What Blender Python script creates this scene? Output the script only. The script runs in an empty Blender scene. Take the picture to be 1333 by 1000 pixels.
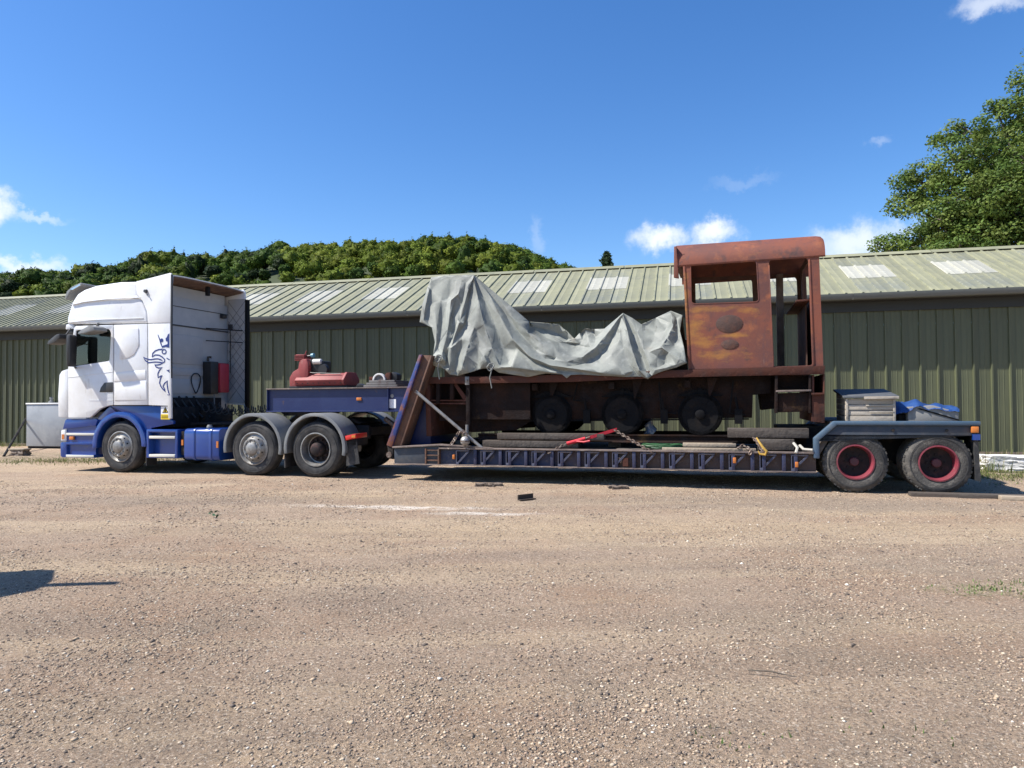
import bpy, bmesh, math, random
import numpy as np
from mathutils import Vector, Matrix
from mathutils.geometry import tessellate_polygon

random.seed(7)
rng = np.random.default_rng(7)
scene = bpy.context.scene
COL = scene.collection
R = math.radians

# ------------------------------------------------------------------ camera
CAM_H = 1.42
FPX = 920.0                      # focal length in pixels of the 1333 px wide photo
cam_data = bpy.data.cameras.new('camera')
cam_data.sensor_width = 36.0
cam_data.lens = 36.0 * FPX / 1333.0
cam_data.clip_start = 0.05
cam_data.clip_end = 5000
cam = bpy.data.objects.new('camera', cam_data)
CAM_ROT = Matrix.Rotation(R(90 + 1.37), 3, 'X') @ Matrix.Rotation(-0.007, 3, 'Z')
cam.matrix_world = Matrix.Translation((0, 0, CAM_H)) @ CAM_ROT.to_4x4()
COL.objects.link(cam)
scene.camera = cam

# ------------------------------------------------------------------ light
SUN_EL, SUN_HEAD = 51.0, 8.5     # elevation; heading the light travels (deg from +x)
world = bpy.data.worlds.new('World')
scene.world = world
world.use_nodes = True
sun_d = bpy.data.lights.new('sun', 'SUN')
sun_d.energy = 5.0
sun_d.angle = R(0.53)
sun_d.color = (1.0, 0.955, 0.89)
sun = bpy.data.objects.new('sun', sun_d)
h = R(SUN_HEAD)
ldir = Vector((math.cos(h) * math.cos(R(SUN_EL)), math.sin(h) * math.cos(R(SUN_EL)), -math.sin(R(SUN_EL))))
sun.rotation_euler = ldir.to_track_quat('-Z', 'Y').to_euler()
sun.location = (-30, 0, 40)
COL.objects.link(sun)
scene.view_settings.view_transform = 'Standard'
scene.view_settings.look = 'None'
scene.view_settings.exposure = 0.74
scene.view_settings.gamma = 1.0
scene.view_settings.use_curve_mapping = False
scene.cycles.max_bounces = 6
scene.cycles.transparent_max_bounces = 8


def pix_dir(px, py):
    return (CAM_ROT @ Vector(((px - 666.5) / FPX, -(py - 500.0) / FPX, -1.0))).normalized()


def build_world():
    nt = world.node_tree
    N, Lk = nt.nodes, nt.links
    N.clear()
    out = N.new('ShaderNodeOutputWorld')
    bg = N.new('ShaderNodeBackground')
    bg.inputs['Strength'].default_value = 0.116
    sky = N.new('ShaderNodeTexSky')
    sky.sky_type = 'NISHITA'
    sky.sun_disc = False
    sky.sun_elevation = R(SUN_EL)
    # direction towards the sun: azimuth measured clockwise from +Y
    sx, sy = -ldir.x, -ldir.y
    sky.sun_rotation = math.atan2(sx, sy)
    sky.altitude = 100
    sky.air_density = 1.0
    sky.dust_density = 0.4
    sky.ozone_density = 3.0
    hsv = N.new('ShaderNodeHueSaturation')
    hsv.inputs['Saturation'].default_value = 1.28
    hsv.inputs['Hue'].default_value = 0.507
    hsv.inputs['Value'].default_value = 1.0
    Lk.new(sky.outputs[0], hsv.inputs['Color'])
    tc = N.new('ShaderNodeTexCoord')
    noise = N.new('ShaderNodeTexNoise')
    noise.inputs['Scale'].default_value = 34
    noise.inputs['Detail'].default_value = 6
    noise.inputs['Roughness'].default_value = 0.62
    Lk.new(tc.outputs['Generated'], noise.inputs['Vector'])
    sub = N.new('ShaderNodeVectorMath'); sub.operation = 'SUBTRACT'
    sub.inputs[1].default_value = (0.5, 0.5, 0.5)
    Lk.new(noise.outputs['Color'], sub.inputs[0])
    sc = N.new('ShaderNodeVectorMath'); sc.operation = 'SCALE'
    sc.inputs['Scale'].default_value = 0.055
    Lk.new(sub.outputs[0], sc.inputs[0])
    add = N.new('ShaderNodeVectorMath'); add.operation = 'ADD'
    Lk.new(tc.outputs['Generated'], add.inputs[0]); Lk.new(sc.outputs[0], add.inputs[1])
    # scattered fair-weather clouds low over the horizon: (pixel x, pixel y, half width, half height, density)
    clouds = [(860, 311, 36, 19, .95), (930, 303, 34, 18, .95), (1112, 318, 55, 26, .8), (1165, 302, 40, 12, .45),
              (-12, 268, 26, 20, .9), (50, 279, 30, 6, .4), (32, 346, 50, 11, .75),
              (1292, 2, 36, 14, .6), (1146, 186, 16, 8, .2), (970, 238, 40, 7, .10), (697, 312, 10, 30, .16)]
    dirs = [(pix_dir(a, b), w / FPX, hh / FPX, dn) for a, b, w, hh, dn in clouds]
    rr = random.Random(5)
    for k in range(14):
        az = R(50 + 260 * (k + rr.random()) / 14)
        el = R(rr.uniform(6, 30))
        dirs.append((Vector((math.sin(az) * math.cos(el), math.cos(az) * math.cos(el), math.sin(el))),
                     rr.uniform(.04, .09), rr.uniform(.018, .03), rr.uniform(.4, 1)))
    total = None
    for d, w, hh, dn in dirs:
        side = Vector((d.y, -d.x, 0)).normalized()
        up = side.cross(d).normalized()
        df = N.new('ShaderNodeVectorMath'); df.operation = 'SUBTRACT'
        df.inputs[1].default_value = d
        Lk.new(add.outputs[0], df.inputs[0])
        d1 = N.new('ShaderNodeVectorMath'); d1.operation = 'DOT_PRODUCT'
        d1.inputs[1].default_value = side / w
        d2 = N.new('ShaderNodeVectorMath'); d2.operation = 'DOT_PRODUCT'
        d2.inputs[1].default_value = up / hh
        d3 = N.new('ShaderNodeVectorMath'); d3.operation = 'DOT_PRODUCT'
        d3.inputs[1].default_value = d / .5
        for q in (d1, d2, d3):
            Lk.new(df.outputs[0], q.inputs[0])
        cx = N.new('ShaderNodeCombineXYZ')
        for i, q in enumerate((d1, d2, d3)):
            Lk.new(q.outputs['Value'], cx.inputs[i])
        ln = N.new('ShaderNodeVectorMath'); ln.operation = 'LENGTH'
        Lk.new(cx.outputs[0], ln.inputs[0])
        mr = N.new('ShaderNodeMapRange')
        mr.interpolation_type = 'SMOOTHERSTEP'
        mr.inputs['From Min'].default_value = 1.35
        mr.inputs['From Max'].default_value = 0.1
        mr.inputs['To Max'].default_value = dn
        Lk.new(ln.outputs['Value'], mr.inputs['Value'])
        if total is None:
            total = mr.outputs[0]
        else:
            mx = N.new('ShaderNodeMath'); mx.operation = 'MAXIMUM'
            Lk.new(total, mx.inputs[0]); Lk.new(mr.outputs[0], mx.inputs[1])
            total = mx.outputs[0]
    mix = N.new('ShaderNodeMix'); mix.data_type = 'RGBA'
    Lk.new(total, mix.inputs['Factor'])
    Lk.new(hsv.outputs[0], mix.inputs['A'])
    mix.inputs['B'].default_value = (5.4, 5.7, 6.1, 1)
    Lk.new(mix.outputs['Result'], bg.inputs['Color'])
    Lk.new(bg.outputs[0], out.inputs['Surface'])


build_world()


# ------------------------------------------------------------------ frames of reference
class Frame:
    """A level frame: X along (to the right), Y away from the camera, Z up."""
    def __init__(s, ox, oy, deg):
        s.th = R(deg)
        s.o = Vector((ox, oy, 0))
        s.d = Vector((math.cos(s.th), -math.sin(s.th), 0))
        s.n = Vector((math.sin(s.th), math.cos(s.th), 0))

    def at(s, px, py, Y=0.0):
        r = pix_dir(px, py)
        c = Vector((0, 0, CAM_H))
        k = (Y - (c - s.o).dot(s.n)) / r.dot(s.n)
        p = c + r * k
        return ((p - s.o).dot(s.d), p.z)

    def poly(s, pts, Y=0.0):
        return [s.at(a, b, Y) for a, b in pts]

    def X(s, px, py, Y=0.0):
        return s.at(px, py, Y)[0]

    def Z(s, px, py, Y=0.0):
        return s.at(px, py, Y)[1]

    def world(s, X, Y, Z):
        p = s.o + s.d * X + s.n * Y
        return Vector((p.x, p.y, Z))

    def ground(s, px, py, z=0.0):
        r = pix_dir(px, py)
        k = (z - CAM_H) / r.z
        p = Vector((0, 0, CAM_H)) + r * k
        return ((p - s.o).dot(s.d), (p - s.o).dot(s.n))


TR = Frame(0, 12.25, 16.7)      # the lorry, its trailer and their load
SH = Frame(0, 20.4, 13.5)       # the shed
WO = Frame(0, 0, 0)             # the yard


# ------------------------------------------------------------------ materials
MATS = {}


def mat(name, col, rough=0.6, metal=0.0, layers=(), bump=0.0, bscale=20.0, spec=0.5, alpha=None, trans=0.0,
        attr=None, coat=0.0, bdetail=4, vary=0.0):
    """layers: (colour, scale, low, high, detail[, (sx, sy, sz)]) mixed over the base by noise masks."""
    m = bpy.data.materials.new(name)
    m.use_nodes = True
    nt = m.node_tree
    N, Lk = nt.nodes, nt.links
    b = N['Principled BSDF']
    b.inputs['Roughness'].default_value = rough
    b.inputs['Metallic'].default_value = metal
    b.inputs['Specular IOR Level'].default_value = spec
    b.inputs['Transmission Weight'].default_value = trans
    b.inputs['Coat Weight'].default_value = coat
    tc = N.new('ShaderNodeTexCoord')
    cur = None
    if attr:
        a = N.new('ShaderNodeAttribute'); a.attribute_name = attr
        cur = a.outputs['Color']
    for ly in layers:
        c, s, lo, hi, det = ly[:5]
        src = tc.outputs['Object']
        if len(ly) > 5:
            mp = N.new('ShaderNodeMapping'); mp.inputs['Scale'].default_value = ly[5]
            Lk.new(src, mp.inputs['Vector']); src = mp.outputs[0]
        nz = N.new('ShaderNodeTexNoise')
        nz.inputs['Scale'].default_value = s
        nz.inputs['Detail'].default_value = det
        nz.inputs['Roughness'].default_value = 0.65
        Lk.new(src, nz.inputs['Vector'])
        mr = N.new('ShaderNodeMapRange')
        mr.inputs['From Min'].default_value = lo
        mr.inputs['From Max'].default_value = hi
        Lk.new(nz.outputs['Fac'], mr.inputs['Value'])
        mx = N.new('ShaderNodeMix'); mx.data_type = 'RGBA'
        Lk.new(mr.outputs[0], mx.inputs['Factor'])
        if cur is None:
            mx.inputs['A'].default_value = (*col, 1)
        else:
            Lk.new(cur, mx.inputs['A'])
        mx.inputs['B'].default_value = (*c, 1)
        cur = mx.outputs['Result']
    if vary and cur is not None:
        oi = N.new('ShaderNodeObjectInfo')
        mr = N.new('ShaderNodeMapRange')
        mr.inputs['To Min'].default_value = 1 - vary
        mr.inputs['To Max'].default_value = 1 + vary
        Lk.new(oi.outputs['Random'], mr.inputs['Value'])
        mv = N.new('ShaderNodeVectorMath'); mv.operation = 'SCALE'
        Lk.new(cur, mv.inputs[0]); Lk.new(mr.outputs[0], mv.inputs['Scale'])
        cur = mv.outputs[0]
    if cur is None:
        b.inputs['Base Color'].default_value = (*col, 1)
    else:
        Lk.new(cur, b.inputs['Base Color'])
    if bump:
        nz = N.new('ShaderNodeTexNoise')
        nz.inputs['Scale'].default_value = bscale
        nz.inputs['Detail'].default_value = bdetail
        Lk.new(tc.outputs['Object'], nz.inputs['Vector'])
        bp = N.new('ShaderNodeBump')
        bp.inputs['Strength'].default_value = bump
        bp.inputs['Distance'].default_value = 0.02
        Lk.new(nz.outputs['Fac'], bp.inputs['Height'])
        Lk.new(bp.outputs[0], b.inputs['Normal'])
    MATS[name] = m
    return m


mat('white_paint', (.70, .71, .72), .35, 0, [((.58, .57, .54), 1.3, .46, .72, 6), ((.42, .38, .33), 5, .60, .82, 9, (1.6, 1.6, .5))], coat=.25)
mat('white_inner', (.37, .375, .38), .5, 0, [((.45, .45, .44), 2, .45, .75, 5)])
mat('blue_paint', (.008, .046, .23), .3, 0, [((.04, .08, .21), 3, .55, .85, 6), ((.14, .12, .1), 9, .64, .9, 7)], coat=.4)
mat('black_plastic', (.018, .018, .019), .5, 0, [((.05, .046, .042), 4, .5, .8, 5)])
mat('dark_plastic', (.045, .046, .048), .5, 0, [((.09, .085, .078), 4, .5, .8, 5)])
mat('grey_plastic', (.16, .165, .165), .5, 0, [((.25, .24, .22), 3, .5, .8, 6)])
mat('chassis_black', (.016, .016, .018), .65, 0, [((.07, .055, .042), 5, .5, .8, 6)], spec=.12)
mat('seal_black', (.008, .008, .008), .7, spec=.12)
mat('glass', (.30, .36, .34), .03, 0, trans=1.0)
mat('rubber', (.022, .022, .023), .75, 0, [((.10, .092, .082), 5, .45, .85, 6)], bump=.2, bscale=60)
mat('rubber_dusty', (.035, .033, .031), .85, 0, [((.10, .092, .08), 1.5, .4, .7, 5), ((.20, .18, .15), 6, .5, .8, 7)], bump=.5, bscale=45)
mat('rim_steel', (.30, .295, .28), .48, .5, [((.15, .135, .12), 7, .42, .72, 7)])
mat('rim_grey', (.28, .275, .26), .5, .4, [((.13, .11, .09), 9, .45, .75, 6)])
mat('rim_red', (.22, .032, .048), .55, 0, [((.10, .03, .035), 5, .42, .72, 7), ((.2, .15, .13), 9, .6, .85, 6)])
mat('hub_dark', (.03, .025, .025), .7, 0, [((.10, .05, .045), 8, .5, .8, 5)], spec=.12)
mat('hub_red', (.09, .025, .03), .65, 0, [((.06, .025, .025), 8, .45, .75, 6)])
mat('chrome', (.6, .6, .6), .2, 1.0)
mat('pale_strip', (.62, .60, .52), .4)
mat('amber', (.55, .17, .03), .4, 0, [((.3, .12, .04), 30, .5, .75, 4)])
mat('red_lens', (.55, .03, .02), .3)
mat('lamp_white', (.8, .8, .78), .25)
mat('sticker_white', (.78, .78, .76), .5)
mat('sticker_yellow', (.80, .56, .02), .5)
mat('emblem_blue', (.012, .03, .17), .4)
mat('red_box', (.38, .02, .04), .5, 0, [((.2, .02, .03), 5, .5, .8, 5)])
mat('roof_underside', (.20, .12, .08), .8, 0, [((.08, .05, .04), 5, .4, .7, 5)])
mat('trailer_blue', (.012, .024, .075), .6, 0, [((.03, .04, .075), 2.5, .45, .65, 6), ((.065, .036, .028), .5, .44, .56, 9), ((.16, .14, .12), 8, .55, .85, 8)], bump=.15)
mat('neck_blue', (.006, .015, .08), .45, 0, [((.014, .028, .10), 2, .45, .7, 6), ((.09, .05, .035), 6, .63, .75, 8)], bump=.1)
mat('leg_paint', (.020, .04, .17), .6, 0, [((.17, .06, .035), 4, .46, .56, 9, (1, 1, .5)), ((.25, .22, .2), 11, .62, .8, 7)], bump=.25)
mat('leg_rust', (.13, .065, .04), .8, 0, [((.05, .035, .03), 4, .45, .7, 8), ((.20, .15, .11), 9, .58, .8, 7)], bump=.3)
mat('fascia_dark', (.035, .045, .06), .6, 0, [((.10, .09, .085), 4, .5, .8, 7)])
mat('fascia_light', (.055, .095, .14), .5, 0, [((.13, .14, .145), 5, .5, .8, 7), ((.05, .09, .16), 3, .55, .75, 5)])
mat('deck_edge', (.17, .13, .11), .7, 0, [((.075, .055, .05), 4, .45, .7, 8), ((.36, .33, .30), 9, .58, .8, 6)], bump=.2)
mat('bracket_paint', (.045, .05, .085), .7, 0, [((.13, .105, .085), 5, .45, .7, 8), ((.22, .20, .18), 12, .56, .76, 6)], bump=.2)
mat('deck_steel', (.06, .05, .045), .85, 0, [((.20, .17, .14), 3, .45, .8, 8)], bump=.4)
mat('rust_dark', (.016, .011, .010), .85, 0, [((.034, .017, .012), 2.2, .45, .7, 8), ((.025, .02, .02), 5, .5, .75, 7), ((.085, .05, .022), 1.6, .60, .74, 9)], bump=.35, bscale=30, spec=.12)
mat('rust_beam', (.085, .034, .024), .8, 0, [((.06, .035, .03), 4, .45, .7, 8), ((.22, .12, .09), 7, .58, .8, 7)], bump=.3, spec=.12)
mat('wheel_iron', (.007, .007, .008), .75, 0, [((.020, .015, .012), 4, .5, .8, 6)], bump=.2, spec=.12)
mat('plate_oval', (.07, .04, .032), .85, 0, [((.13, .055, .036), 7, .45, .7, 7)], bump=.3)
mat('tarp', (.235, .247, .218), .58, 0, [((.15, .158, .145), 1.6, .42, .66, 8), ((.30, .31, .285), 6, .55, .78, 9), ((.12, .122, .108), 9, .60, .78, 8), ((.16, .145, .115), 2.2, .60, .75, 9)], spec=.35)


def crease_tarp():
    m = MATS['tarp']
    nt = m.node_tree
    N, Lk = nt.nodes, nt.links
    b = N['Principled BSDF']
    tc = N.new('ShaderNodeTexCoord')
    nz = N.new('ShaderNodeTexNoise'); nz.inputs['Scale'].default_value = 2.2; nz.inputs['Detail'].default_value = 3
    Lk.new(tc.outputs['Object'], nz.inputs['Vector'])
    ad = N.new('ShaderNodeVectorMath'); ad.operation = 'MULTIPLY_ADD'
    ad.inputs[1].default_value = (.5, .5, .5)
    Lk.new(nz.outputs['Color'], ad.inputs[0]); Lk.new(tc.outputs['Object'], ad.inputs[2])
    last = None
    for sc_, dist, st in ((3.5, .010, .4), (11, .004, .35)):
        vo = N.new('ShaderNodeTexVoronoi'); vo.feature = 'F1'; vo.inputs['Scale'].default_value = sc_
        Lk.new(ad.outputs[0], vo.inputs['Vector'])
        bp = N.new('ShaderNodeBump'); bp.inputs['Strength'].default_value = st; bp.inputs['Distance'].default_value = dist
        Lk.new(vo.outputs['Distance'], bp.inputs['Height'])
        if last:
            Lk.new(last, bp.inputs['Normal'])
        last = bp.outputs[0]
    Lk.new(last, b.inputs['Normal'])


crease_tarp()
mat('rope', (.40, .38, .33), .9)
mat('tie_rope', (.20, .205, .19), .9)
mat('red_strap', (.55, .015, .03), .6, 0, [((.25, .01, .02), 9, .5, .8, 5)])
mat('chain_steel', (.14, .10, .08), .6, .5, [((.28, .24, .2), 20, .5, .7, 4)])
mat('brass_hook', (.48, .30, .06), .45, .3)
mat('pipe_steel', (.24, .235, .225), .55, .3, [((.12, .10, .085), 7, .5, .8, 6)])
mat('ball_steel', (.36, .35, .33), .45, .4, [((.16, .14, .12), 9, .5, .75, 6)])
mat('engine_red', (.25, .042, .04), .6, 0, [((.17, .03, .03), 4, .5, .75, 7), ((.33, .13, .11), 8, .58, .8, 7), ((.09, .04, .035), 11, .58, .74, 8)], bump=.1)
mat('engine_black', (.02, .02, .022), .5, .2)
mat('filter_white', (.6, .58, .55), .4)
mat('cap_teal', (.10, .24, .30), .4)
mat('plates_grey', (.15, .14, .135), .75, .2, [((.08, .05, .045), 6, .5, .7, 6)])
mat('timber_grey', (.075, .062, .053), .9, 0, [((.13, .115, .10), 3, .45, .75, 8, (.25, 4, 4)), ((.03, .027, .025), 6, .55, .8, 7)], bump=.5, bscale=25, spec=.12)
mat('timber_pale', (.34, .275, .20), .85, 0, [((.20, .16, .12), 4, .45, .75, 8, (.25, 4, 4))], bump=.4)
mat('crate_wood', (.42, .37, .30), .85, 0, [((.26, .225, .18), 4, .42, .72, 8, (.3, 5, 5)), ((.52, .48, .41), 7, .58, .8, 7)], bump=.3)
mat('lid_felt', (.07, .075, .08), .8, 0, [((.12, .125, .13), 5, .5, .8, 6)], bump=.2)
mat('trunk_grey', (.24, .235, .22), .7, 0, [((.16, .15, .14), 4, .5, .75, 7)])
mat('sheet_blue', (.012, .048, .17), .55, 0, [((.03, .09, .26), 4, .5, .75, 6)], bump=.5, bscale=14)
mat('hose_green', (.025, .085, .03), .5)
mat('cloth_blue', (.16, .22, .36), .8, 0, [((.5, .5, .5), 12, .5, .6, 4)])
mat('tank_galv', (.33, .345, .36), .55, .25, [((.25, .265, .285), 1.2, .42, .66, 7), ((.42, .43, .43), 3, .55, .8, 6)])
mat('stone_white', (.66, .645, .61), .9, 0, [((.45, .43, .39), 5, .5, .75, 8), ((.24, .23, .18), 3, .62, .8, 6)], bump=.8, bscale=16)
mat('brick_rubble', (.17, .13, .10), .9, 0, [((.28, .24, .20), 8, .5, .75, 6)], bump=.6)
mat('wall_green', (.096, .105, .054), .55, 0, [((.070, .079, .044), 1.4, .42, .7, 7, (3, 3, .5)), ((.105, .11, .07), 6, .6, .85, 7, (3, 3, .4))], vary=.10)
mat('roof_olive', (.255, .25, .150), .6, 0, [((.20, .20, .13), 1.8, .42, .72, 8), ((.31, .30, .215), 7, .56, .82, 8), ((.15, .16, .10), 3, .58, .75, 8, (2, .6, .6)), ((.17, .18, .12), 14, .62, .85, 6)], vary=.09)
mat('roof_grey', (.235, .232, .148), .6, 0, [((.16, .17, .14), 2.2, .42, .72, 8), ((.30, .30, .24), 8, .56, .8, 8)], vary=.14)
mat('skylight', (.39, .38, .31), .5, 0, [((.34, .335, .27), 3, .45, .75, 7), ((.58, .56, .47), 9, .55, .8, 7), ((.30, .30, .24), 5, .6, .8, 8)], vary=.12)
mat('gutter_grey', (.115, .125, .115), .5, 0, [((.12, .12, .105), 4, .5, .8, 6)])
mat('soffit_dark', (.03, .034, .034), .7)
mat('bark', (.09, .075, .058), .9, 0, [((.17, .15, .12), 5, .5, .75, 8)], bump=.6)
mat('hill_earth', (.035, .05, .018), .95, 0, [((.05, .06, .025), .1, .5, .7, 6)])
mat('iron_scrap', (.05, .038, .03), .8, .2, [((.11, .07, .045), 14, .5, .75, 5)])
mat('clod_earth', (.14, .105, .08), .95, 0, [((.24, .19, .15), 20, .5, .75, 6)], bump=.8)
mat('board_wood', (.30, .22, .14), .8, 0, [((.2, .15, .1), 4, .5, .75, 7, (.3, 4, 4))])
mat('seat_cloth', (.04, .042, .05), .85)


def leaf_mat(name, trans=.35):
    m = bpy.data.materials.new(name)
    m.use_nodes = True
    nt = m.node_tree
    N, Lk = nt.nodes, nt.links
    N.clear()
    out = N.new('ShaderNodeOutputMaterial')
    a = N.new('ShaderNodeAttribute'); a.attribute_name = 'tint'
    p = N.new('ShaderNodeBsdfPrincipled')
    p.inputs['Roughness'].default_value = .55
    p.inputs['Specular IOR Level'].default_value = .04 if name == 'wood_leaves' else .2
    t = N.new('ShaderNodeBsdfTranslucent')
    mix = N.new('ShaderNodeMixShader'); mix.inputs[0].default_value = trans
    Lk.new(a.outputs['Color'], p.inputs['Base Color'])
    Lk.new(a.outputs['Color'], t.inputs['Color'])
    Lk.new(p.outputs[0], mix.inputs[1]); Lk.new(t.outputs[0], mix.inputs[2])
    Lk.new(mix.outputs[0], out.inputs['Surface'])
    MATS[name] = m


leaf_mat('leaves')
leaf_mat('wood_leaves', .15)
leaf_mat('grass_blades', .3)


def stone_mat():
    m = bpy.data.materials.new('gravel_stone')
    m.use_nodes = True
    nt = m.node_tree
    b = nt.nodes['Principled BSDF']
    a = nt.nodes.new('ShaderNodeAttribute'); a.attribute_name = 'tint'
    nt.links.new(a.outputs['Color'], b.inputs['Base Color'])
    b.inputs['Roughness'].default_value = .9
    b.inputs['Specular IOR Level'].default_value = .2
    MATS['gravel_stone'] = m


stone_mat()


# ------------------------------------------------------------------ mesh helpers: each returns (verts, faces)
def join(*ms):
    V, F = [], []
    for v, f in ms:
        o = len(V)
        V.extend(v)
        F.extend([tuple(i + o for i in q) for q in f])
    return V, F


def box(x0, x1, y0, y1, z0, z1):
    V = [(x, y, z) for x in (x0, x1) for y in (y0, y1) for z in (z0, z1)]
    return V, [(0, 1, 3, 2), (4, 6, 7, 5), (0, 4, 5, 1), (2, 3, 7, 6), (0, 2, 6, 4), (1, 5, 7, 3)]


def prism(poly, y0, y1, holes=()):
    """poly: (x, z) outline pushed from y0 to y1, with optional holes."""
    loops = [list(poly)] + [list(hh) for hh in holes]
    flat = [p for l in loops for p in l]
    n = len(flat)
    V = [(p[0], y0, p[1]) for p in flat] + [(p[0], y1, p[1]) for p in flat]
    F = []
    if holes:
        tris = tessellate_polygon([[Vector((p[0], p[1], 0)) for p in l] for l in loops])
        F += [tuple(t) for t in tris] + [tuple(i + n for i in t) for t in tris]
    else:
        F += [tuple(range(n)), tuple(range(n, 2 * n))]
    o = 0
    for l in loops:
        k = len(l)
        for i in range(k):
            a, b = o + i, o + (i + 1) % k
            F.append((a, b, b + n, a + n))
        o += k
    return V, F


def prism_x(poly, x0, x1):
    n = len(poly)
    V = [(x0, p[0], p[1]) for p in poly] + [(x1, p[0], p[1]) for p in poly]
    F = [tuple(range(n)), tuple(range(n, 2 * n))]
    for i in range(n):
        j = (i + 1) % n
        F.append((i, j, j + n, i + n))
    return V, F


def prism_z(poly, z0, z1):
    n = len(poly)
    V = [(p[0], p[1], z0) for p in poly] + [(p[0], p[1], z1) for p in poly]
    F = [tuple(range(n)), tuple(range(n, 2 * n))]
    for i in range(n):
        j = (i + 1) % n
        F.append((i, j, j + n, i + n))
    return V, F


def tube(pts, r, n=8, closed=False):
    pts = [Vector(p) for p in pts]
    rs = r if isinstance(r, (list, tuple)) else [r] * len(pts)
    V, F = [], []
    k = len(pts)
    prev = None
    for i, p in enumerate(pts):
        if closed:
            t = pts[(i + 1) % k] - pts[i - 1]
        else:
            t = pts[min(i + 1, k - 1)] - pts[max(i - 1, 0)]
        t.normalize()
        if prev is None:
            a = Vector((0, 0, 1)) if abs(t.z) < .9 else Vector((1, 0, 0))
            u = t.cross(a).normalized()
        else:
            u = (prev - t * prev.dot(t)).normalized()
        prev = u
        w = t.cross(u)
        for j in range(n):
            an = 2 * math.pi * j / n
            V.append(tuple(p + (u * math.cos(an) + w * math.sin(an)) * rs[i]))
    rings = k if closed else k - 1
    for i in range(rings):
        i2 = (i + 1) % k
        for j in range(n):
            j2 = (j + 1) % n
            F.append((i * n + j, i * n + j2, i2 * n + j2, i2 * n + j))
    if not closed:
        F.append(tuple(range(n)))
        F.append(tuple(range((k - 1) * n, k * n)))
    return V, F


def lathe(profile, c, axis='Y', n=32, a0=0, a1=2 * math.pi):
    """profile: (along, radius) pairs turned about an axis through c."""
    full = abs(a1 - a0 - 2 * math.pi) < 1e-6
    m = n if full else n + 1
    V, F = [], []
    for al, r in profile:
        for j in range(m):
            a = a0 + (a1 - a0) * j / n
            p, q = r * math.cos(a), r * math.sin(a)
            if axis == 'Y':
                V.append((c[0] + p, c[1] + al, c[2] + q))
            elif axis == 'Z':
                V.append((c[0] + p, c[1] + q, c[2] + al))
            else:
                V.append((c[0] + al, c[1] + p, c[2] + q))
    for i in range(len(profile) - 1):
        for j in range(n if full else n):
            j2 = (j + 1) % m
            F.append((i * m + j, i * m + j2, (i + 1) * m + j2, (i + 1) * m + j))
    if full:
        F.append(tuple(range(m)))
        F.append(tuple(range((len(profile) - 1) * m, len(profile) * m)))
    return V, F


def ribbon(pts, w, y0, y1, closed=False):
    """A flat stroke of width w along (x, z) points, y0 to y1 thick."""
    out = []
    k = len(pts)
    L_, R_ = [], []
    for i in range(k):
        a = pts[(i - 1) % k] if (closed or i > 0) else pts[i]
        b = pts[(i + 1) % k] if (closed or i < k - 1) else pts[i]
        t = Vector((b[0] - a[0], b[1] - a[1]))
        t = t.normalized() if t.length > 1e-9 else Vector((1, 0))
        n = Vector((-t.y, t.x)) * w / 2
        ww = 1.0 if (closed or 0 < i < k - 1) else .45
        L_.append((pts[i][0] + n.x * ww, pts[i][1] + n.y * ww))
        R_.append((pts[i][0] - n.x * ww, pts[i][1] - n.y * ww))
    V = [(p[0], y0, p[1]) for p in L_] + [(p[0], y0, p[1]) for p in R_]
    V += [(p[0], y1, p[1]) for p in L_] + [(p[0], y1, p[1]) for p in R_]
    F = []
    for i in range(k if closed else k - 1):
        j = (i + 1) % k
        F += [(i, j, j + k, i + k), (i + 2 * k, j + 2 * k, j + 3 * k, i + 3 * k),
              (i, j, j + 2 * k, i + 2 * k), (i + k, j + k, j + 3 * k, i + 3 * k)]
    return V, F


def arc(cx, cz, r, a0, a1, n=16):
    return [(cx + r * math.cos(R(a0 + (a1 - a0) * i / n)), cz + r * math.sin(R(a0 + (a1 - a0) * i / n))) for i in range(n + 1)]


def rounded(pts, r, n=4):
    """Round the corners of an (x, z) outline."""
    out = []
    k = len(pts)
    for i in range(k):
        p = Vector(pts[i]); a = Vector(pts[i - 1]); b = Vector(pts[(i + 1) % k])
        da, db = (a - p), (b - p)
        ra = min(r, da.length * .48, db.length * .48)
        s, e = p + da.normalized() * ra, p + db.normalized() * ra
        for j in range(n + 1):
            t = j / n
            q = s * (1 - t) ** 2 + p * 2 * t * (1 - t) + e * t * t
            out.append((q.x, q.y))
    return out


def make_mesh(name, vf, m, off=(0, 0, 0), bevel=0.0, seg=2, smooth=35, recalc=True):
    V, F = vf
    me = bpy.data.meshes.new(name)
    me.from_pydata([(v[0] - off[0], v[1] - off[1], v[2] - off[2]) for v in V], [], F)
    if recalc or bevel:
        bm = bmesh.new()
        bm.from_mesh(me)
        bmesh.ops.remove_doubles(bm, verts=bm.verts, dist=1e-5)
        bmesh.ops.recalc_face_normals(bm, faces=bm.faces)
        if bevel:
            ed = [e for e in bm.edges if len(e.link_faces) == 2 and e.calc_face_angle(0) > R(28)]
            bmesh.ops.bevel(bm, geom=ed, offset=bevel, segments=seg, affect='EDGES', profile=.5, clamp_overlap=True)
        bm.to_mesh(me)
        bm.free()
    if smooth:
        me.polygons.foreach_set('use_smooth', [True] * len(me.polygons))
        me.set_sharp_from_angle(angle=R(smooth))
    if m:
        me.materials.append(MATS[m])
    return me


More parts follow.
